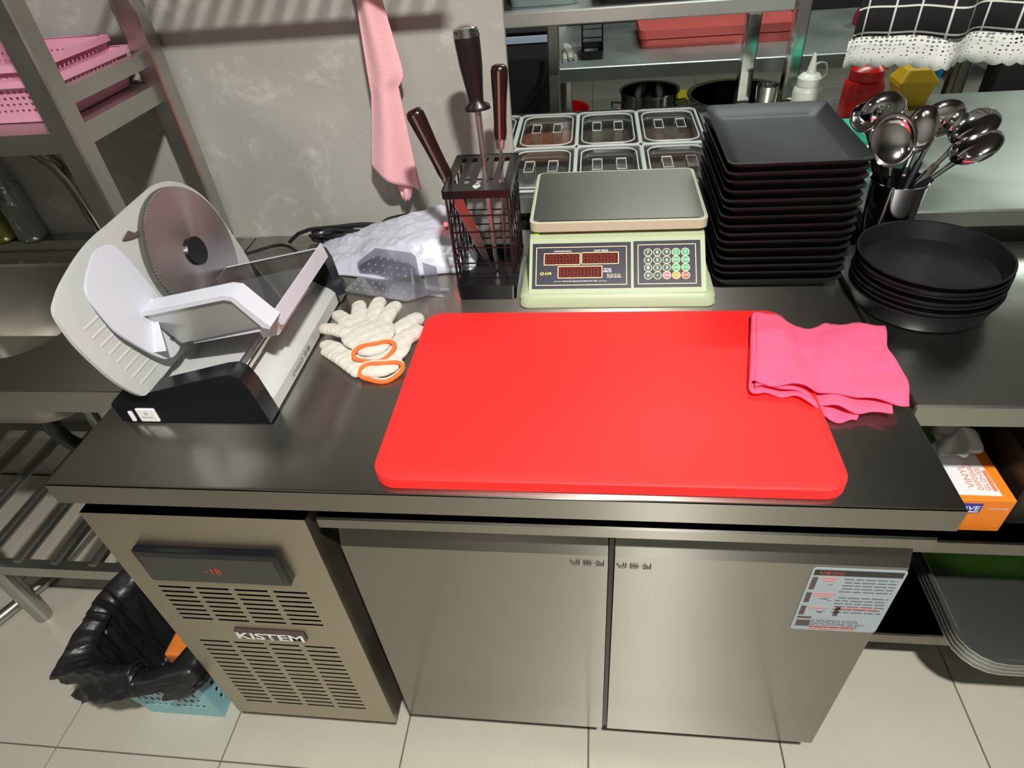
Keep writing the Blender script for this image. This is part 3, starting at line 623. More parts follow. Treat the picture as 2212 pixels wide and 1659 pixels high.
# ------------------------------------------------------------------ knife rack
def rack(X0,X1,Y0,Y1,zb,zt,label,par=None):
    e=empty('knife_rack',label,'rack'); cx_,cy_=(X0+X1)/2,(Y0+Y1)/2; hx,hy=(X1-X0)/2,(Y1-Y0)/2
    MB().loft([rr(cx_,cy_,hx*.96,hy*.97,.008,zb),rr(cx_,cy_,hx,hy,.008,zb+.030),rr(cx_,cy_,hx*.95,hy*.96,.008,zb+.030),rr(cx_,cy_,hx*.90,hy*.92,.008,zb+.006)]).build('drip_tray',BLACKW,e,smooth=True)
    z0=zt-.012
    for (x,y) in((X0+.004,Y0+.004),(X1-.004,Y0+.004),(X0+.004,Y1-.004),(X1-.004,Y1-.004)): MB().cyl((x,y,zb+.02),(x,y,zt-.006),.0022,n=8).build('corner_wire',BLACKW,e)
    for k in range(5): 
        z=zb+.045+k*(zt-zb-.06)/5; MB().tube(rr(cx_,cy_,hx-.003,hy-.003,.003,z,1),.0015,6,closed=True).build('ring_wire',BLACKW,e)
    for s in(X0+.003,X1-.003):
        a=MB(); n=5; pts=[(s,Y0+.004+(hy*2-.008)*k/n,(zb+.035) if k%2 else (zt-.02)) for k in range(n+1)]; a.tube(pts,.0014,6); pts=[(s,Y0+.004+(hy*2-.008)*k/n,(zt-.02) if k%2 else (zb+.035)) for k in range(n+1)]; a.tube(pts,.0014,6); a.build('lattice_wire',BLACKW,e)
    # slotted top
    n=5; a=MB(); w_=2*hx/(n+.6)
    ys=[Y0,Y0+.030,Y1-.016,Y1]; xs_=[X0]
    slots=[(X0+.012+i*(2*hx-.024-.009)/(n-1),X0+.012+i*(2*hx-.024-.009)/(n-1)+.009) for i in range(n)]
    xe_=sorted([X0,X1]+[v for s in slots for v in s])
    for i in range(len(xe_)-1):
        isl=any(abs(xe_[i]-s[0])<1e-6 for s in slots)
        if isl: a.box((xe_[i],ys[0],zt-.002),(xe_[i+1],ys[1],zt)).box((xe_[i],ys[2],zt-.002),(xe_[i+1],ys[3],zt))
        else: a.box((xe_[i],ys[0],zt-.002),(xe_[i+1],ys[3],zt))
    tp=a.build('slotted_top',BLACKW,e)
    MB().loft([rr(cx_,cy_,hx+.002,hy+.002,.006,zt-.013),rr(cx_,cy_,hx+.002,hy+.002,.006,zt+.0006),rr(cx_,cy_,hx-.001,hy-.001,.004,zt+.0006),rr(cx_,cy_,hx-.001,hy-.001,.004,zt-.013)],False,False).build('rim',BLACKW,tp)
    mk=Vector((cx_,Y0+.015,zt+.0006)); MB().box((mk.x-.003,mk.y-.009,mk.z),(mk.x+.003,mk.y-.001,mk.z+.0004)).cyl((mk.x,mk.y+.001,mk.z),(mk.x,mk.y+.001,mk.z+.0004),.007).cyl((mk.x,mk.y+.0085,mk.z),(mk.x,mk.y+.0085,mk.z+.0004),.004).build('emblem',mat('pale_cutout',(.55,.55,.52),.5),tp)
    rehome(e,(cx_,cy_,zb)); return e
rack(.516,.627,.462,.622,H+.001,1.058,'black wire knife rack with slotted top beside the scale')
rack(.715,.80,2.14,2.30,.851,1.06,'black wire knife rack on the far bench under the overshelf')
tag(MB().tube([(.675,2.14,.858),(.672,2.18,.866),(.66,2.24,.868),(.65,2.33,.862)],[.008,.012,.02,.014]).tube([(.655,2.12,.858),(.65,2.2,.862)],.009).tube([(.695,2.15,.858),(.68,2.23,.862)],.009).build('work_glove',COTTON,smooth=True),'white cotton glove lying left of the far knife rack','glove')
TANG=mat('tang_steel',(.75,.50,.47),.35,1)
def knife(label,top,bott,tip,r,mh,name='kitchen_knife',steel=False):
    e=empty(name,label,'knife' if not steel else 'sharpening steel'); T=Vector(top);Bm=Vector(bott);D=(Bm-T)
    n=9; d=D.normalized(); side=d.cross(Vector((0,1,0))).normalized(); dep=side.cross(d)
    rings=[]; prof=[(0,.55),(.02,.9),(.08,1.06),(.25,1.0),(.5,.86),(.75,.8),(.9,.84),(1,.72)] if not steel else [(0,.6),(.03,1.05),(.15,1.1),(.45,1.0),(.8,.72),(.90,.66),(.95,1.15),(1,1.2)]
    for t,k in prof:
        c=T+D*t; rings.append([c+side*math.cos(2*PI*q/14)*r*k+dep*math.sin(2*PI*q/14)*r*k*.72 for q in range(14)])
    h=MB().loft(rings).build('handle',mh,e,smooth=True,auto=60)
    if steel:
        MB().loft([[T+D*(.0)-d*.004+side*math.cos(2*PI*q/12)*r*.5+dep*math.sin(2*PI*q/12)*r*.4 for q in range(12)],[T+D*.0+side*math.cos(2*PI*q/12)*r*.95+dep*math.sin(2*PI*q/12)*r*.75 for q in range(12)],[T+D*.10+side*math.cos(2*PI*q/12)*r*1.14+dep*math.sin(2*PI*q/12)*r*.84 for q in range(12)]]).build('pommel',CHROME,h,smooth=True)
        MB().cyl(Bm,tip,.0062,.004,12).build('rod',KSTEEL,e)
    else:
        MB().loft([[T+D*t+side*(sx_*.0019)+dep*sd*r*.87 for sx_,sd in((-1,-1),(1,-1),(1,1),(-1,1))] for t in(.06,1.0)]).build('tang',TANG,h)
        MB().loft([[Bm-d*.002+side*math.cos(2*PI*q/12)*r*.72+dep*math.sin(2*PI*q/12)*r*.55 for q in range(12)],[Bm+d*.016+side*math.cos(2*PI*q/12)*r*.5+dep*math.sin(2*PI*q/12)*r*.35 for q in range(12)]]).build('bolster',KSTEEL,h)
        E=Vector(tip); d2=(E-Bm).normalized(); wd=Vector((.75,.6,0)) if top[0]<.5 else Vector((.1,1,0)); 
        P=[Bm+wd*.009,Bm-wd*.012,Bm+(E-Bm)*.75-wd*.011,E,Bm+(E-Bm)*.6+wd*.009]
        s2=d2.cross(wd).normalized(); MB().loft([[p+s2*.0009 for p in P],[p-s2*.0009 for p in P]]).build('blade',KSTEEL,e)
    rehome(e,tip)
knife('knife with rosewood handle leaning out of the rack to the left',(.470,.535,1.168),(.5135,.525,1.055),(.571,.555,.858),.0150,WOODR)
knife('knife with upright rosewood handle at the right of the rack',(.6125,.575,1.218),(.604,.575,1.100),(.596,.56,.858),.0135,WOODR)
knife('sharpening steel with flared black handle, tallest in the rack',(.563,.580,1.272),(.569,.580,1.150),(.578,.56,.858),.0190,mat('dark_handle',(.014,.008,.009),.3),'sharpening_steel',True)
# ------------------------------------------------------------------ square plates stack
NP=15
pm=MB().loft([rr(0,0,.078,.112,.014,0),rr(0,0,.090,.126,.016,.003),rr(0,0,.108,.146,.016,.0235),rr(0,0,.1085,.1465,.016,.0255),rr(0,0,.107,.145,.016,.026),rr(0,0,.088,.122,.014,.0095),rr(0,0,.080,.114,.012,.0075)]).build('square_plate',BLACKM,smooth=True,auto=50)
names=['bottom','second from bottom','third from bottom','fourth from bottom','fifth from bottom','sixth from bottom','seventh from bottom','middle','seventh from top','sixth from top','fifth from top','fourth from top','third from top','second from top','top']
for k in range(NP):
    o=pm if k==0 else pm.copy()
    if k: col.objects.link(o)
    rx=math.sin(k*2.3)*.0016; o.location=(1.083+rx-.0003*k,.6235+math.sin(k*1.7)*.0016,H+.001+.0148*k); o.rotation_euler=(0,0,math.sin(k*3.1)*.008+.0)
    tag(o,names[k]+' black rectangular plate in the tall stack beside the scale','plate','tall stack of black plates')
# ------------------------------------------------------------------ round plates
rm=MB().lathe([(.096,0),(.101,.002),(.1095,.030),(.1120,.0325),(.1115,.0345),(.1085,.0335),(.0990,.0060),(.094,.0042)],n=72,c1=True).build('round_plate',BLACKP,smooth=True,auto=50)
nm7=['bottom','second from bottom','third from bottom','middle','third from top','second from top','top']
for k in range(7):
    o=rm if k==0 else rm.copy()
    if k: col.objects.link(o)
    o.location=(1.304+.0012*math.sin(k*2),.449+.0012*math.cos(k*3),H+.001+.0092*k); tag(o,nm7[k]+' black round pan plate in the low stack at right','plate','low stack of round black plates')
# ------------------------------------------------------------------ cup of ladles
tag(MB().lathe([(.034,0),(.036,.002),(.0455,.140),(.0475,.143),(.0475,.146),(.0445,.146),(.0435,.140),(.034,.004)],(1.289,.605,H+.001),n=48).build('utensil_cup',BRIGHT,smooth=True),'tapered stainless cup holding ladles behind the round plates','cup')
def ladle(label,c,foot,R_,face,ratio=1.0,deep=.5,kind='ladle',hm=None):
    # c bowl centre, foot: where handle ends in cup; face: direction the open side looks
    e=empty('serving_'+kind,label,kind,'steel ladles and spoons in the cup'); c=Vector(c); F_=Vector(foot); ax=(c-F_).normalized(); fz=Vector(face); fz=(fz-ax*fz.dot(ax)*.3).normalized(); sx_=ax.cross(fz).normalized(); ay=fz.cross(sx_)
    Mx=Matrix((sx_,ay,fz)).transposed().to_4x4(); Mx.translation=c
    def ring(k,z): return [(R_*k*math.cos(2*PI*q/28)*ratio,R_*k*math.sin(2*PI*q/28)*1.12,z) for q in range(28)]
    outer=[ring(math.sin(t),-math.cos(t)*R_*deep) for t in (.05,.3,.6,.9,1.2,PI/2)]
    inner=[[(x*.96,y*.96,z+.0012) for x,y,z in r_] for r_ in reversed(outer)]
    MB().loft(outer+inner,mtx=Mx).build('bowl',BRIGHT,e,smooth=True,auto=70)
    nk=c-ax*R_*1.05*.98
    MB().tube([nk+ax*.004,nk-ax*.02,nk-ax*.04],[.0055,.0042,.004],8).build('neck',BRIGHT,e,smooth=True)
    MB().tube([nk-ax*.036,nk-ax*.06,F_],[.006,.0075,.006],8).build('handle',hm or BLACK,e,smooth=True)
    rehome(e,F_)
TC=(0.0,-.75,.65)
ladle('large ladle facing the camera, nearest the square plates',(1.232,.545,1.082),(1.306,.626,.860),.0370,(-.1,-.9,.45),.95,.42)
ladle('oval spoon upright in the middle of the cup',(1.275,.560,1.092),(1.295,.626,.857),.0320,(-.3,-.9,.3),.74,-.30,'spoon')
ladle('ladle turned away at the back left of the cup',(1.252,.660,1.085),(1.298,.582,.860),.0350,(0,.9,.2),1.1,.5)
ladle('ladle turned away at the back of the cup, middle',(1.347,.655,1.075),(1.274,.590,.862),.0330,(.1,.8,.4),1.1,.5)
ladle('upper ladle leaning out of the cup to the right',(1.384,.620,1.072),(1.262,.600,.895),.0340,(.5,.2,-.9),1.1,.48,'ladle',BRIGHT)
ladle('lower ladle leaning out of the cup to the right',(1.380,.585,1.052),(1.256,.606,.908),.0340,(.5,.3,-.9),1.0,.48)
ladle('small dark ladle at the left of the cup',(1.222,.650,1.085),(1.310,.588,.864),.0240,(-.4,-.5,.7),1.0,.48)
# ------------------------------------------------------------------ slicer
e=empty('food_slicer','white and black electric food slicer with round steel blade','slicer')
th=.185; U=Vector((math.cos(th),0,math.sin(th))); Tt=Vector((-math.sin(th),0,math.cos(th))); C0=Vector((.09978,.37214,1.00663))
def S(u,y,t): return C0+U*u+Vector((0,y,0))+Tt*t
f=lambda u,v,w_:(u,w_,v)
MB().prism([(.046,.850),(.043,.884),(.050,.892),(.240,.941),(.256,.943),(.268,.936),(.276,.915),(.287,.850)],.125,.157,f).build('front_end_housing',BLACK,e,smooth=True,auto=30)
MB().prism([(.10,.850),(.10,.885),(.20,.905),(.250,.955),(.266,.958),(.279,.948),(.285,.930),(.291,.850)],.455,.487,f).build('rear_end_housing',BLACK,e,smooth=True,auto=30)
MB().prism([(.050,.851),(.050,.884),(.200,.902),(.232,.905),(.246,.899),(.278,.880),(.286,.872),(.287,.851)],.157,.455,f).build('base',GREYB,e,smooth=True,auto=20)
MB().cyl((.249,.150,.921),(.249,.460,.921),.0095,n=20).build('guide_rail',CHROME,e,smooth=True)
MB().box((.015,.30,.851),(.075,.45,.99),.012,3).build('motor_housing',GREYP,e,smooth=True)
for (x,y) in((.06,.135),(.27,.135),(.12,.47),(.275,.47)): MB().cyl((x,y,H+.0003),(x,y,.852),.01).build('foot',RUBBER,e)
b_=MB().box((.079,.1225,.852),(.110,.126,.878),.002,2).build('switch_button',WHITE,e); text('Power Save',.018,(.0945,.1222,.862),X1,Z1,INK,'lettering',b_); text('⏻',.005,(.0945,.1222,.870),X1,Z1,INK,'symbol',b_)
MB().box((.064,.1225,.852),(.071,.126,.872),.002,2).build('release_button',WHITE,e)
out=[(-.280,.072),(-.286,.062),(-.290,.030),(-.289,.005),(-.281,-.050),(-.263,-.093),(-.250,-.100),(-.140,-.099),(-.11,-.118),(.110,-.118),(.124,-.09),(.120,-.04)]
out+=[(.1145*math.cos(a),.1145*math.sin(a)) for a in [math.radians(k) for k in range(0,100,8)]]+[(-.060,.112),(-.102,.110),(-.176,.108),(-.247,.089),(-.270,.078)]
g2=lambda y,t,u:S(u,y,t)
gp=MB().prism(chaikin(out),-.006,0,g2).build('guide_plate',GREYP,e,smooth=True,auto=30)
for k in range(8):
    t=.028-.0155*k; MB().tube([S(-.0040,-.272+.002*k,t),S(-.0032,-.262+.002*k,t),S(-.0032,-.20,t),S(-.0040,-.14,t)],[.0036,.0040,.0040,.0036],12).build('rib',GREYP,gp,smooth=True)
def dsk(r,u0,u1,n,name,m,par,teeth=0,cy=0,ct=0,**k):
    P=[]
    for q in range(n):
        a=2*PI*q/n; R_=r-(teeth if q%2 else 0); P.append((cy+R_*math.cos(a),ct+R_*math.sin(a)))
    return MB().prism(P,u0,u1,g2).build(name,m,par,**k)
dsk(.1090,.0002,.0012,64,'gap_shade_disc',mat('painted_gap_shade',(.12,.13,.11),.5),gp,cy=-.006,ct=-.001)  # dark disc on the plate, painted shade of the gap round the blade
bl=dsk(.1055,.004,.0062,240,'blade',BLADE,e,teeth=.0014)
dsk(.0235,.006,.0105,40,'hub_cap',BLACK,bl)
dsk(.012,.0013,.004,24,'blade_spindle',DARKGAP,e)
MB().prism([(-.118,.083),(-.098,.088),(-.090,.080),(-.080,.080),(-.086,.074),(-.104,.078)],.001,.004,g2).build('blade_catch',mat('catch_brown',(.10,.08,.07),.4),gp)
A=[(-.164,.099),(-.152,.086),(-.143,.003),(-.143,-.030),(-.163,-.076),(-.180,-.081),(-.196,-.079),(-.213,-.067),(-.242,-.005),(-.247,.015),(-.247,.058),(-.241,.076),(-.200,.098),(-.185,.102)]
MB().prism(chaikin(A),.018,.022,g2).build('food_pusher',GREYW,e,smooth=True,auto=30)
MB().loft([[S(.022,-.216,-.052),S(.022,-.214,-.050),S(.022,-.162,.004),S(.022,-.164,.002)],[S(.045,-.218,-.052),S(.045,-.216,-.050),S(.024,-.160,.004),S(.024,-.162,.002)]]).build('pusher_fin',GREYW,e)
ct=-.057
pp=[(.016,.002),(.160,.003),(.174,-.002),(.196,ct+.010),(.203,ct-.001),(.199,ct-.005),(.190,ct-.001),(.168,-.008),(.158,-.004),(.016,-.005)]
MB().prism(pp,-.192,-.156,lambda u,t,y:S(u,y,t)).build('carriage_front_wall',GREYW,e,smooth=True,auto=30)
MB().prism([(.021,-.006),(.160,-.006),(.190,ct-.001),(.046,ct-.005)],-.186,-.181,lambda u,t,y:S(u,y,t)).build('carriage_front_plate',mat('satin_plate',(.55,.56,.55),.25,.7),e)
MB().prism([(.060,ct-.001),(.186,ct-.001),(.186,ct-.012),(.060,ct-.012)],-.181,-.02,lambda u,t,y:S(u,y,t)).build('carriage_foot',GREYW,e)
MB().prism([(.010,ct),(.010,ct-.003),(.194,ct-.003),(.194,ct)],-.176,.040,lambda u,t,y:S(u,y,t)).build('carriage_tray',SMOKEC,e)
MB().prism([(.194,ct-.020),(.194,ct+.000),(.197,ct+.006),(.200,ct+.006),(.200,ct-.020)],-.158,.046,lambda u,t,y:S(u,y,t)).build('carriage_side_lip',GREYW,e)
MB().prism([(.010,ct-.002),(.010,ct+.0005),(.198,ct+.0005),(.198,ct-.002)],.040,.0435,lambda u,t,y:S(u,y,t)).build('carriage_rear_edge',GREYW,e)
MB().prism([(.150,ct-.040),(.150,ct-.012),(.190,ct-.010),(.178,ct-.040)],-.152,-.02,lambda u,t,y:S(u,y,t)).build('slide_block',mat('slider_pink_grey',(.62,.56,.58),.4),e)
sd=Vector((.286-.278,0,.872-.880)).normalized()
text('CHIGO 志高',.078,(.2880,.262,.8625),(0,1,0),(0,0,1),INK,'lettering',e,h=.010)
rehome(e,(.17,.3,H))
# ------------------------------------------------------------------ bag, clear guard, cables
m=MB()
def L2_(x,P):
    for (a,b),(c,d) in zip(P,P[1:]):
        if x<=c: return b+(d-b)*(x-a)/(c-a)
    return P[-1][1]
def bagf(u,v):
    x=.186+.340*u; y=.548+.185*v; x_=x
    hp_=L2_(x,[(.18,.004),(.23,.022),(.288,.042),(.346,.070),(.40,.082),(.457,.086),(.495,.070),(.515,.040),(.53,.004)])
    hgt=hp_*(min(1,math.sin(PI*v)*1.5)**.8)*(.55+.45*v)
    cr=.013*abs(noise.noise(Vector((u*3.2,v*2.1,.3))))+.008*abs(noise.noise(Vector((u*7+3,v*5,1.7))))+.005*abs(noise.noise(Vector((u*17,v*13,4))))
    hgt+=(cr-.004)*min(1,math.sin(PI*v)*2)*min(1,hp_/.03)
    return (x+.008*math.sin(v*7),y+.012*math.sin(u*9),H+.002+max(0,hgt))
m.grid(90,60,bagf); tag(m.build('plastic_bag',BAGW,smooth=True,auto=180,solid=.0008),'white translucent plastic bag lying at the wall left of the knife rack','bag')
e=empty('power_adapter','grey power adapter with red light inside the white bag','adapter'); MB().box((.445,.615,H+.001),(.492,.675,H+.060),.006,2).cyl((.474,.628,H+.05),(.474,.6215,H+.076),.003).build('case',mat('adapter_grey',(.2,.2,.2),.4),e); MB().sph((.474,.620,H+.077),.0045,6).build('red_light',mat('red_led',(.8,.05,.05),.4,emit=(1,.03,.03),es=8),e); rehome(e,(.445,.67,H))
e=empty('slicer_guard','clear bent plastic food guard with rows of small studs in front of the bag','guard')
f2=lambda u,v,w_:(u,w_,v)
K1,K2=Vector((.292,.525,H+.002)),Vector((.425,.487,H+.002)); dd=(K2-K1).normalized(); nn=Vector((-dd.y,dd.x,0))
def G(a,b,z): p=K1+dd*a+nn*b; return (p.x,p.y,H+.002+z)
MB().prism([(0,.0),(.138,.0),(.138,.060),(.130,.068),(.05,.068),(.0,.030)],0,.0022,lambda a,z,b:G(a,b+.030,z)).build('upright_panel',CLEARP,e)
MB().prism([(0,-.030),(.138,-.030),(.200,.03),(.138,.030),(0,.030)],0,.0022,lambda a,b,z:G(a,b,z)).build('base_panel',CLEARP,e)
MB().prism([(.138,0),(.200,0),(.200,.006),(.165,.012),(.160,.040),(.140,.045)],.0,.0022,lambda a,z,b:G(a,b+.002,z)).build('bracket',CLEARP,e); MB().prism([(.150,0),(.178,0),(.178,.045),(.150,.050)],.0,.0022,lambda a,z,b:G(a,b+.030,z)).build('bracket',CLEARP,e)
m=MB()
for i in range(8):
    for j in range(3): m.sph(G(.012+.016*i,.0315-.002,.016+.016*j if .016+.016*j<.03+.016*i else .01),.0016,4)
for i in range(8):
    for j in range(3): m.sph(G(.010+.016*i,-.020+.015*j,.003),.0016,4)
o=m.build('studs',mat('stud',(.35,.35,.48),.3),e); o['kind']='stuff'
rehome(e,(.36,.51,H))
tag(MB().tube(crom([(.285,.49,H+.005),(.262,.545,H+.005),(.215,.560,H+.005),(.14,.545+.1,H+.005),(.08,.690,H+.005),(.02,.655,H+.0055),(-.04,.62,H+.0055)]),.0035,8).build('electric_cable',RUBBER,smooth=True),'thin black cord running along the table back towards the sink','cord')
pts=[]
for k in range(90):
    t=k/89*2*PI*4.0; a_=.075-.004*math.sin(t*.5); pts.append((.228+a_*math.cos(t)+.010*math.sin(t*.37),.708+.020*math.sin(t)+.004*math.sin(t*.6),H+.006+k/89*.030+.004*math.sin(2*t)))
pts=[(.385,.728,H+.05),(.35,.73,H+.046),(.31,.726,H+.035)]+pts+[(.15,.70,H+.035),(.10,.69,H+.01)]
tag(MB().tube(crom(pts,3),.0042,8).build('electric_cable',RUBBER,smooth=True),'thick black power cord coiled behind the white bag','cord')
tag(MB().tube(crom([(.176,.690,H+.012),(.170,.665,H+.030),(.186,.655,H+.045),(.205,.668,H+.045),(.205,.695,H+.03),(.19,.705,H+.02)]),.0048,8).build('cord_tie',RUBBER,smooth=True),'black cord loop tied round the coiled cable','cord')
# ------------------------------------------------------------------ hanging towel, wall rack
e=empty('wall_rack','steel wire wall rack above the frame, from which the towel hangs','rack')
MB().box((.02,.463,1.474),(.60,.476,1.488)).build('front_bar',SHELF,e); MB().box((.02,.73,1.476),(.60,.7455,1.496)).build('rear_bar',SHELF,e)
for k in range(16): MB().box((.035+.0365*k,.475,1.480),(.041+.0365*k,.73,1.486)).build('cross_wire',SHELF,e)
for yy in(.64,): MB().box((.02,yy,1.474),(.60,yy+.008,1.480)).build('brace_bar',SHELF,e)
rehome(e,(.3,.745,1.56))
m=MB()
def L_(x,P):
    for (a,b),(c,d) in zip(P,P[1:]):
        if x<=c: return b+(d-b)*(x-a)/(c-a)
    return P[-1][1]
def tow(u,v):
    zt_=1.484; zb=1.016-.052*u; z=zt_-(zt_-zb)*v
    xl=L_(1.55-z,[(0,.358),(.25,.361),(.40,.352),(.53,.324),(1,.322)]); xr=L_(1.55-z,[(0,.385),(.25,.404),(.355,.421),(.372,.421),(.385,.408),(.60,.414),(1,.414)])
    return (xl+(xr-xl)*u,.684+.011*math.sin(u*PI*2+.6+v*1.5)+.004*math.sin(v*9+u*5)+.03*(1-v)*(0),z)
m.grid(26,60,tow)
tw=empty('pink_towel','pale pink towel hanging against the grey wall','towel')
m.build('front_fold',PINKT,tw,smooth=True,auto=180,solid=.005)
m=MB()
def tow2(u,v):
    z=1.484-(1.484-.942)*v; xl=.366; xr=.380+.022*v
    w_=max(0,(v-.93)/.07); xl+=.006*w_; xr-=.014*w_
    return (xl+(xr-xl)*u,.700+.004*math.sin(u*9),z+.004*math.sin(u*14)*v)
m.grid(12,40,tow2); m.build('rear_fold',PINKT,tw,smooth=True,auto=180,solid=.003)
MB().tube([(.372,.690,1.480),(.372,.712,1.497),(.372,.700,1.510),(.372,.684,1.497)],.002,6).build('hanging_loop',PINKT,tw)
rehome(tw,(.36,.73,1.545))
# ------------------------------------------------------------------ sink unit
e=empty('sink_unit','stainless sink bench left of the freezer with a slatted undershelf','sink')
BX=(-.80,-.235,.285,.640); m=MB(); x0,x1,y0,y1=-1.5,-.004,.20,.742
hole=rr((BX[0]+BX[1])/2,(BX[2]+BX[3])/2,(BX[1]-BX[0])/2,(BX[3]-BX[2])/2,.09,H-.002,6)
n=len(hole); cxh,cyh=(BX[0]+BX[1])/2,(BX[2]+BX[3])/2
outer=[]
for (hx_,hy_,_) in hole:
    dx,dy=hx_-cxh,hy_-cyh; k=min((x1-cxh)/dx if dx>0 else (x0-cxh)/dx if dx<0 else 9,(y1-cyh)/dy if dy>0 else (y0-cyh)/dy if dy<0 else 9); outer.append((cxh+dx*k,cyh+dy*k,H-.002))
# snap corners
for (X_,Y_) in((x0,y0),(x1,y0),(x0,y1),(x1,y1)):
    i=min(range(n),key=lambda i:(outer[i][0]-X_)**2+(outer[i][1]-Y_)**2); outer[i]=(X_,Y_,H-.002)
low=[(a,b,.80) for a,b,_ in outer]
def sc2(k,z): return [(cxh+(a-cxh)*k,cyh+(b-cyh)*k,z) for a,b,_ in hole]
MB().loft([low,outer,hole,sc2(.985,H-.012),sc2(.95,H-.15),sc2(.86,H-.185),sc2(.12,H-.195)],False,True).build('sink_top',STEELTOP,e,smooth=True,auto=40)
MB().box((x0,.1975,.80),(x1,.2005,H-.0015)).build('front_rim',SHELF,e)
MB().box((x0,.700,H-.002),(-.06,.742,H+.022),.004,1).build('rear_ledge',SHELF,e)
MB().box((-1.5,.235,.215),(-.075,.26,.250)).box((-1.5,.70,.215),(-.075,.73,.250)).build('shelf_rail',SHELF,e)
for k in range(14): MB().cyl((-1.42+.1*k,.25,.243),(-1.42+.1*k,.71,.243),.014,n=12).build('shelf_slat',SHELF,e)
for x in(-1.45,-.695,-.10):
    for y in(.247,.715): MB().cyl((x,y,.0),(x,y,.80),.020).build('leg',SHELF,e)
rehome(e,(-.75,.47,0))
tag(MB().cyl((-.306,.670,H-.002),(-.306,.670,H+.03),.024).tube([(-.306,.670,H+.02),(-.305,.66,.93),(-.308,.66,.984),(-.314,.66,1.022),(-.327,.66,1.058),(-.348,.66,1.082),(-.378,.66,1.098),(-.41,.66,1.103),(-.44,.66,1.100),(-.475,.66,1.088),(-.505,.66,1.062),(-.525,.66,1.02),(-.53,.66,.97)],.0145,14).build('faucet',mat('dark_chrome',(.34,.31,.29),.15,1),smooth=True),'dark chrome gooseneck faucet over the sink','faucet')
def pet(x,y,z,r,h,l,m2,cap):
    e=empty('drink_bottle',l,'bottle'); MB().lathe([(r*.85,0),(r,.008),(r,h*.08),(r*.93,h*.16),(r,h*.20),(r*.93,h*.28),(r,h*.33),(r,h*.52),(r*.93,h*.56),(r,h*.60),(r*.9,h*.70),(r*.35,h*.90),(r*.33,h*.95)],(x,y,z),n=24,c1=True).build('bottle_shell',CLEAR,e,smooth=True)
    if m2: MB().lathe([(r*.8,.003),(r*.94,.01),(r*.90,h*.20),(r*.92,h*.5),(r*.92,h*.58)],(x,y,z),n=24,c1=True).build('contents',m2,e,smooth=True)
    MB().lathe([(r*.40,h*.93),(r*.40,h)],(x,y,z),n=16,c1=True).build('cap',cap,e); rehome(e,(x,y,z))
pet(-.535,.716,.870,.022*1.4,.215,'clear ribbed plastic bottle with white cap on the sink ledge',mat('cloudy_water',(.60,.61,.58),.4,alpha=.45,bump=1,bscale=70),WHITE)
pet(-.610,.716,.870,.030,.22,'yellow oil filled plastic bottle on the sink ledge',OIL,WHITE)
# shelving unit standing on the sink bench
e=empty('rack_shelf','dull steel shelving frame standing on the sink bench by the wall','shelf')
for y in(.435,.712):
    for x in(-.066,-1.35): MB().box((x-.02,y-.02,H-.002 if y<.5 else H+.0222),(x+.02,y+.02,1.62),.003,1).build('post',SHELF,e)
def rails(z0,z1):
    MB().box((-1.35,.418,z0),(-.086,.436,z1)).box((-1.35,.712,z0),(-.086,.730,z1)).build('long_rail',SHELF,e)
    MB().box((-.078,.455,z0),(-.060,.692,z1)).build('side_rail',SHELF,e)
rails(1.160,1.192); MB().box((-.078,.455,1.222),(-.060,.692,1.246)).build('side_rail',SHELF,e)
MB().box((-1.34,.436,1.186),(-.079,.712,1.190)).build('shelf_sheet',SHELF,e)
rehome(e,(-.7,.57,H))
# pink baskets
def basket(cx_,cy_,hx,hy,z0,h,label,m,nx=26,nz=6,name='wire_basket',flare=1.12,cat='basket',holes=True,r=.02):
    e=empty(name,label,cat); a=MB()
    def side(p,q,P,Q,n_):
        p,q,P,Q=map(Vector,(p,q,P,Q))
        def f(u,v): return (p*(1-u)+q*u)*(1-v)+(P*(1-u)+Q*u)*v
        def sk(i,j): return holes and i%2==1 and j%2==1 and 1<i<n_*2-1 and 1<j<nz*2-1
        a.grid(n_*2+1,nz*2+1,f,sk)
    b=[(cx_-hx,cy_-hy,z0),(cx_+hx,cy_-hy,z0),(cx_+hx,cy_+hy,z0),(cx_-hx,cy_+hy,z0)]; t=[(cx_+(x-cx_)*flare,cy_+(y-cy_)*flare,z0+h) for x,y,_ in b]
    for i in range(4):
        j=(i+1)%4; side(b[i],b[j],t[i],t[j],nx if i%2==0 else int(nx*hy/hx))
    a.bm.faces.new([a.bm.verts.new(v) for v in b]); a.build('basket_body',m,e,solid=.0022)
    fx,fy=hx*flare,hy*flare
    MB().loft([rr(cx_,cy_,fx-.001,fy-.001,.012,z0+h-.012),rr(cx_,cy_,fx+.008,fy+.008,.014,z0+h-.010),rr(cx_,cy_,fx+.008,fy+.008,.014,z0+h),rr(cx_,cy_,fx-.003,fy-.003,.012,z0+h)],False,False).build('rim',m,e,smooth=True); rehome(e,(cx_,cy_,z0)); return e
basket(-.300,.590,.185,.100,1.192,.066,'lower pink perforated plastic basket on the shelving frame',PINKB,nx=34,flare=1.10)
basket(-.330,.596,.185,.094,1.200,.078,'upper pink perforated plastic basket nested in the lower one',PINKB,nx=34,flare=1.10)
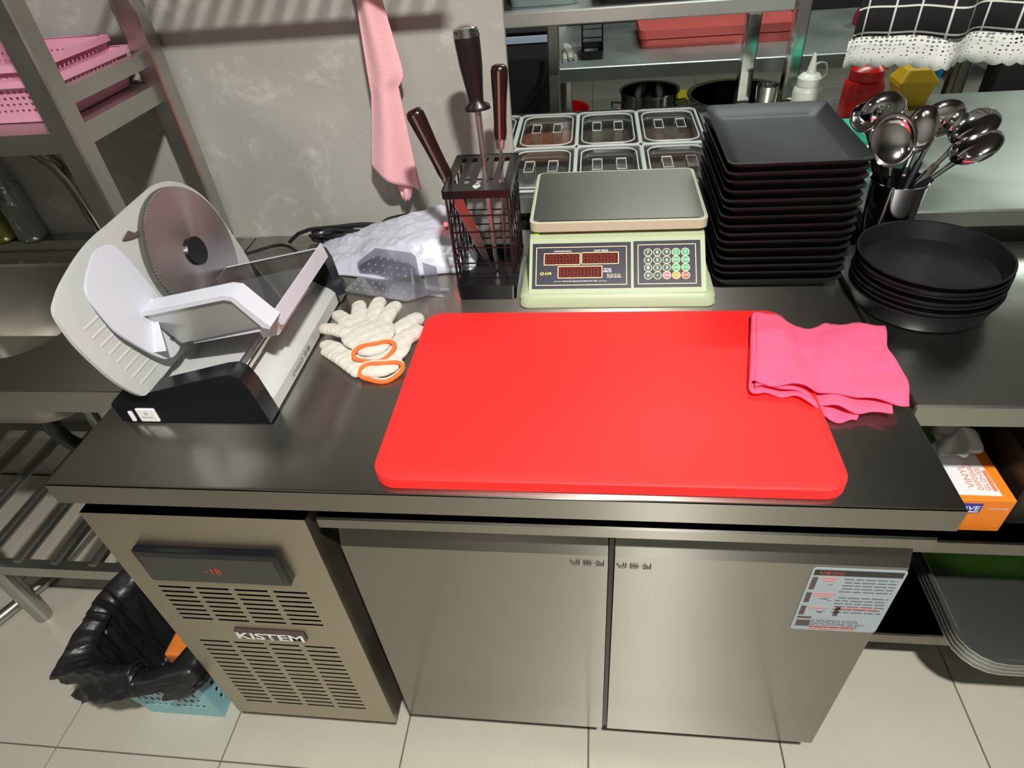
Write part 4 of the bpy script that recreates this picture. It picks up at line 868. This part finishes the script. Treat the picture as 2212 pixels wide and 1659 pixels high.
# waste bin
basket(-.165,.108,.090,.078,.001,.265,'light blue slotted waste basket on the floor beside the freezer',BLUEBIN,nx=12,nz=7,name='waste_basket',flare=1.30,cat='bin')
def bag2(u,v):
    a_=u*2*PI; # v 0 inside bottom, .45 rim, 1 outer hem
    hx,hy=.134,.118
    def sq(r_): c,s=math.cos(a_),math.sin(a_); k=1/max(abs(c),abs(s)); k=k*.55+.45*1.12; return c*k*r_,s*k*r_
    w_=.009*math.sin(a_*5+v*9)+.030*abs(noise.noise(Vector((math.cos(a_)*2.6,math.sin(a_)*2.6,v*3))))+.022*abs(noise.noise(Vector((math.cos(a_)*6,math.sin(a_)*6,v*7+5))))-.012
    if v<.4: w_=-abs(w_)*.8
    if v<.4: r_=.02+.56*(v/.12) if v<.12 else .58+.20*(v-.12)/.28; z=.06+.004*math.sin(a_*5) if v<.12 else .06+(.278-.06)*((v-.12)/.28)
    elif v<.5: r_=.78+.36*math.sin((v-.4)/.1*PI/2); z=.278+.016*math.sin((v-.4)/.1*PI)
    else: r_=1.15+.05*math.sin((v-.5)*5); z=.278-(.062+.028*math.sin(a_*2+.8))*(v-.5)/.5
    x,y=sq(r_); return (-.165+min(x*hx+w_*(.4+v),.152),.108+y*hy+w_*.6,z+w_*.5)
m=MB(); m.grid(160,60,bag2); tag(m.build('bin_liner',BAGB,smooth=True,auto=180,solid=.001),'black bin bag folded over the light blue waste basket','bin bag')
tag(MB().box((-.16,.07,.10),(-.10,.13,.20),.008,2).build('snack_packet',mat('orange_pack',(.7,.2,.03),.4)),'small orange printed packet inside the black bin bag','packet')
text('P',.02,(-.12,.02,.24),(.5,.8,.1),(-.7,.4,.5),WHITE,'x',None)
ob=bpy.data.objects['x']; bpy.data.objects.remove(ob)
# things under sink / right shelf
tag(MB().tube([(-.86,.10,.018),(-.74,.36,.018),(-.70,.70,.018)],.016,12).build('drain_pipe',SHELF,smooth=True),'grey pipe lying on the floor under the sink bench','pipe')
tag(MB().tube(crom([(-.61,.60,.26),(-.62,.55,.36),(-.60,.52,.44),(-.57,.50,.50),(-.56,.50,.60),(-.52,.47,.66)]),[.02]*31,10).build('drain_hose',RUBBER,smooth=True),'black drain hose under the sink bowl','hose')
tag(MB().box((-.66,.64,.40),(-.60,.68,.50),.006,2).build('valve_box',mat('deep_blue',(.01,.08,.40),.4)),'blue plastic valve box behind the drain hose','valve')
e=empty('glove_box','orange and white carton of vinyl gloves on the upper undershelf','carton')
bx0,bx1,by0,by1,bz0,bz1=1.325,1.455,.225,.455,.5205,.600
MB().box((bx0,by0,bz0),(bx1,by1,bz1),.001,1).build('carton',ORBOX,e)
MB().prism([(bx0+.002,by0+.012),(bx1-.018,by0+.010),(bx1-.024,by1-.05),(bx0+.002,by1-.02)],bz1,bz1+.0005,lambda u,v,w_:(u,v,w_)).build('white_field',CARTW,e)
MB().lathe([(.05,0),(.05,.0003)],(bx0+.012,by1-.05,bz1+.0006),c1=True,n=24).build('leaf_print',mat('print_olive',(.30,.33,.06),.5),e); MB().lathe([(.018,0),(.018,.0003)],(bx0+.040,by1-.085,bz1+.0010),c1=True,n=24).build('leaf_print',mat('print_green',(.05,.25,.03),.5),e)
OP=mat('orange_print',(.85,.24,.12),.5)
zt=bz1+.0009
text('VINYL',.052,(bx0+.072,by0+.052,zt),(0,1,0),(-1,0,0),OP,'lettering',e,h=.011); text('DISPOSABLE',.060,(bx0+.085,by0+.052,zt),(0,1,0),(-1,0,0),OP,'lettering',e,h=.008); text('GLOVES',.050,(bx0+.096,by0+.046,zt),(0,1,0),(-1,0,0),OP,'lettering',e,h=.008)
MB().box((bx0+.103,by0+.020,zt),(bx0+.109,by0+.066,zt+.0003)).build('print_bar',OP,e)
MB().box((bx0+.024,by0-.0006,bz1-.032),(bx0+.082,by0,bz1-.008)).build('blue_label',mat('label_blue',(.03,.04,.35),.5),e); text('GLOVE',.052,(bx0+.053,by0-.0007,bz1-.019),X1,Z1,WHITE,'lettering',e,h=.011,bold=.02)
MB().box((bx0+.026,by0-.0008,bz1-.030),(bx0+.080,by0-.0006,bz1-.0275)).build('white_line',WHITE,e)
text('POWDER FREE',.030,(bx1-.022,by0-.0007,bz1-.020),X1,Z1,CARTW,'lettering',e,h=.005); text('100 PCS',.020,(bx0+.045,by0-.0007,bz0+.022),X1,Z1,CARTW,'lettering',e)
rehome(e,((bx0+bx1)/2,(by0+by1)/2,bz0))
m=MB(); rnd=random.Random(5)
def vg(u,v):
    a_=u*2*PI; r_=.038*math.sin(v*PI*.98+.02)*(1+.22*math.sin(a_*3+v*4)+.12*math.sin(a_*7)); return (1.405+r_*math.cos(a_)*.95,.355+r_*math.sin(a_)*1.25,.6015+.030*(1+math.cos(v*PI))/2*(1+.3*math.sin(a_*5+v*9)))
m.grid(48,14,vg); tag(m.build('vinyl_glove',VINYLW,smooth=True,auto=180),'crumpled clear vinyl glove pulled out of the orange carton','glove')
tag(MB().sph((1.268,.37,.548),.028,8,(1,1.3,.95)).build('tissue_wad',PAPER,smooth=True),'white crumpled tissue behind the freezer edge on the undershelf','tissue')
tag(MB().box((1.47,.24,.5205),(1.75,.60,.66),.004,1).build('carton_box',mat('black_crate',(.02,.017,.014),.4)),'dark crate right of the orange carton on the undershelf','crate')
# trays on the lower shelf, projecting to the front
for k in range(4):
    z=.186+.0125*k; m=MB(); c=(1.745,.395); hx,hy=.285,.270
    m.loft([rr(c[0],c[1],hx*.90,hy*.90,.05,z),rr(c[0],c[1],hx*.975,hy*.975,.065,z+.030),rr(c[0],c[1],hx,hy,.07,z+.031),rr(c[0],c[1],hx,hy,.07,z+.034),rr(c[0],c[1],hx*.97,hy*.97,.065,z+.034),rr(c[0],c[1],hx*.895,hy*.895,.05,z+.002)])
    tag(m.build('baking_tray',mat('tray_steel%d'%k,(.66,.68,.64),.36,1),smooth=True),['bottom','second','third','top'][k]+(' stainless tray of the stack on the lower undershelf' if k in(0,3) else ' stainless tray from the bottom of the stack on the lower undershelf'),'tray','stainless trays on the lower undershelf')
e=empty('napa_cabbage','green leafy cabbage lying in the top stainless tray','cabbage')
for k in range(9):
    def lf(u,v,k=k):
        a_=(v-.5)*2.4+k*.35; r_=.040+.005*k; return (1.48+.33*u+.02*math.sin(k),.46+r_*math.sin(a_)*(.6+.7*math.sin(u*PI)),.262+.050*(.4+.6*math.sin(u*PI))*max(0,math.cos(a_*.8))+.004*math.sin(u*20+k)+.002*k)
    MB().grid(16,8,lf).build('leaf',GREEN,e,smooth=True,auto=180,solid=.002)
rehome(e,(1.64,.46,.24))
tag(MB().sph((1.395,.44,.24),.030,8,(.7,1,1.7)).build('plastic_pouch',BAGW,smooth=True),'small shiny plastic pouch on the lower undershelf behind the freezer','pouch')
for o in bpy.data.objects:
    if '_h' in o: del o['_h']
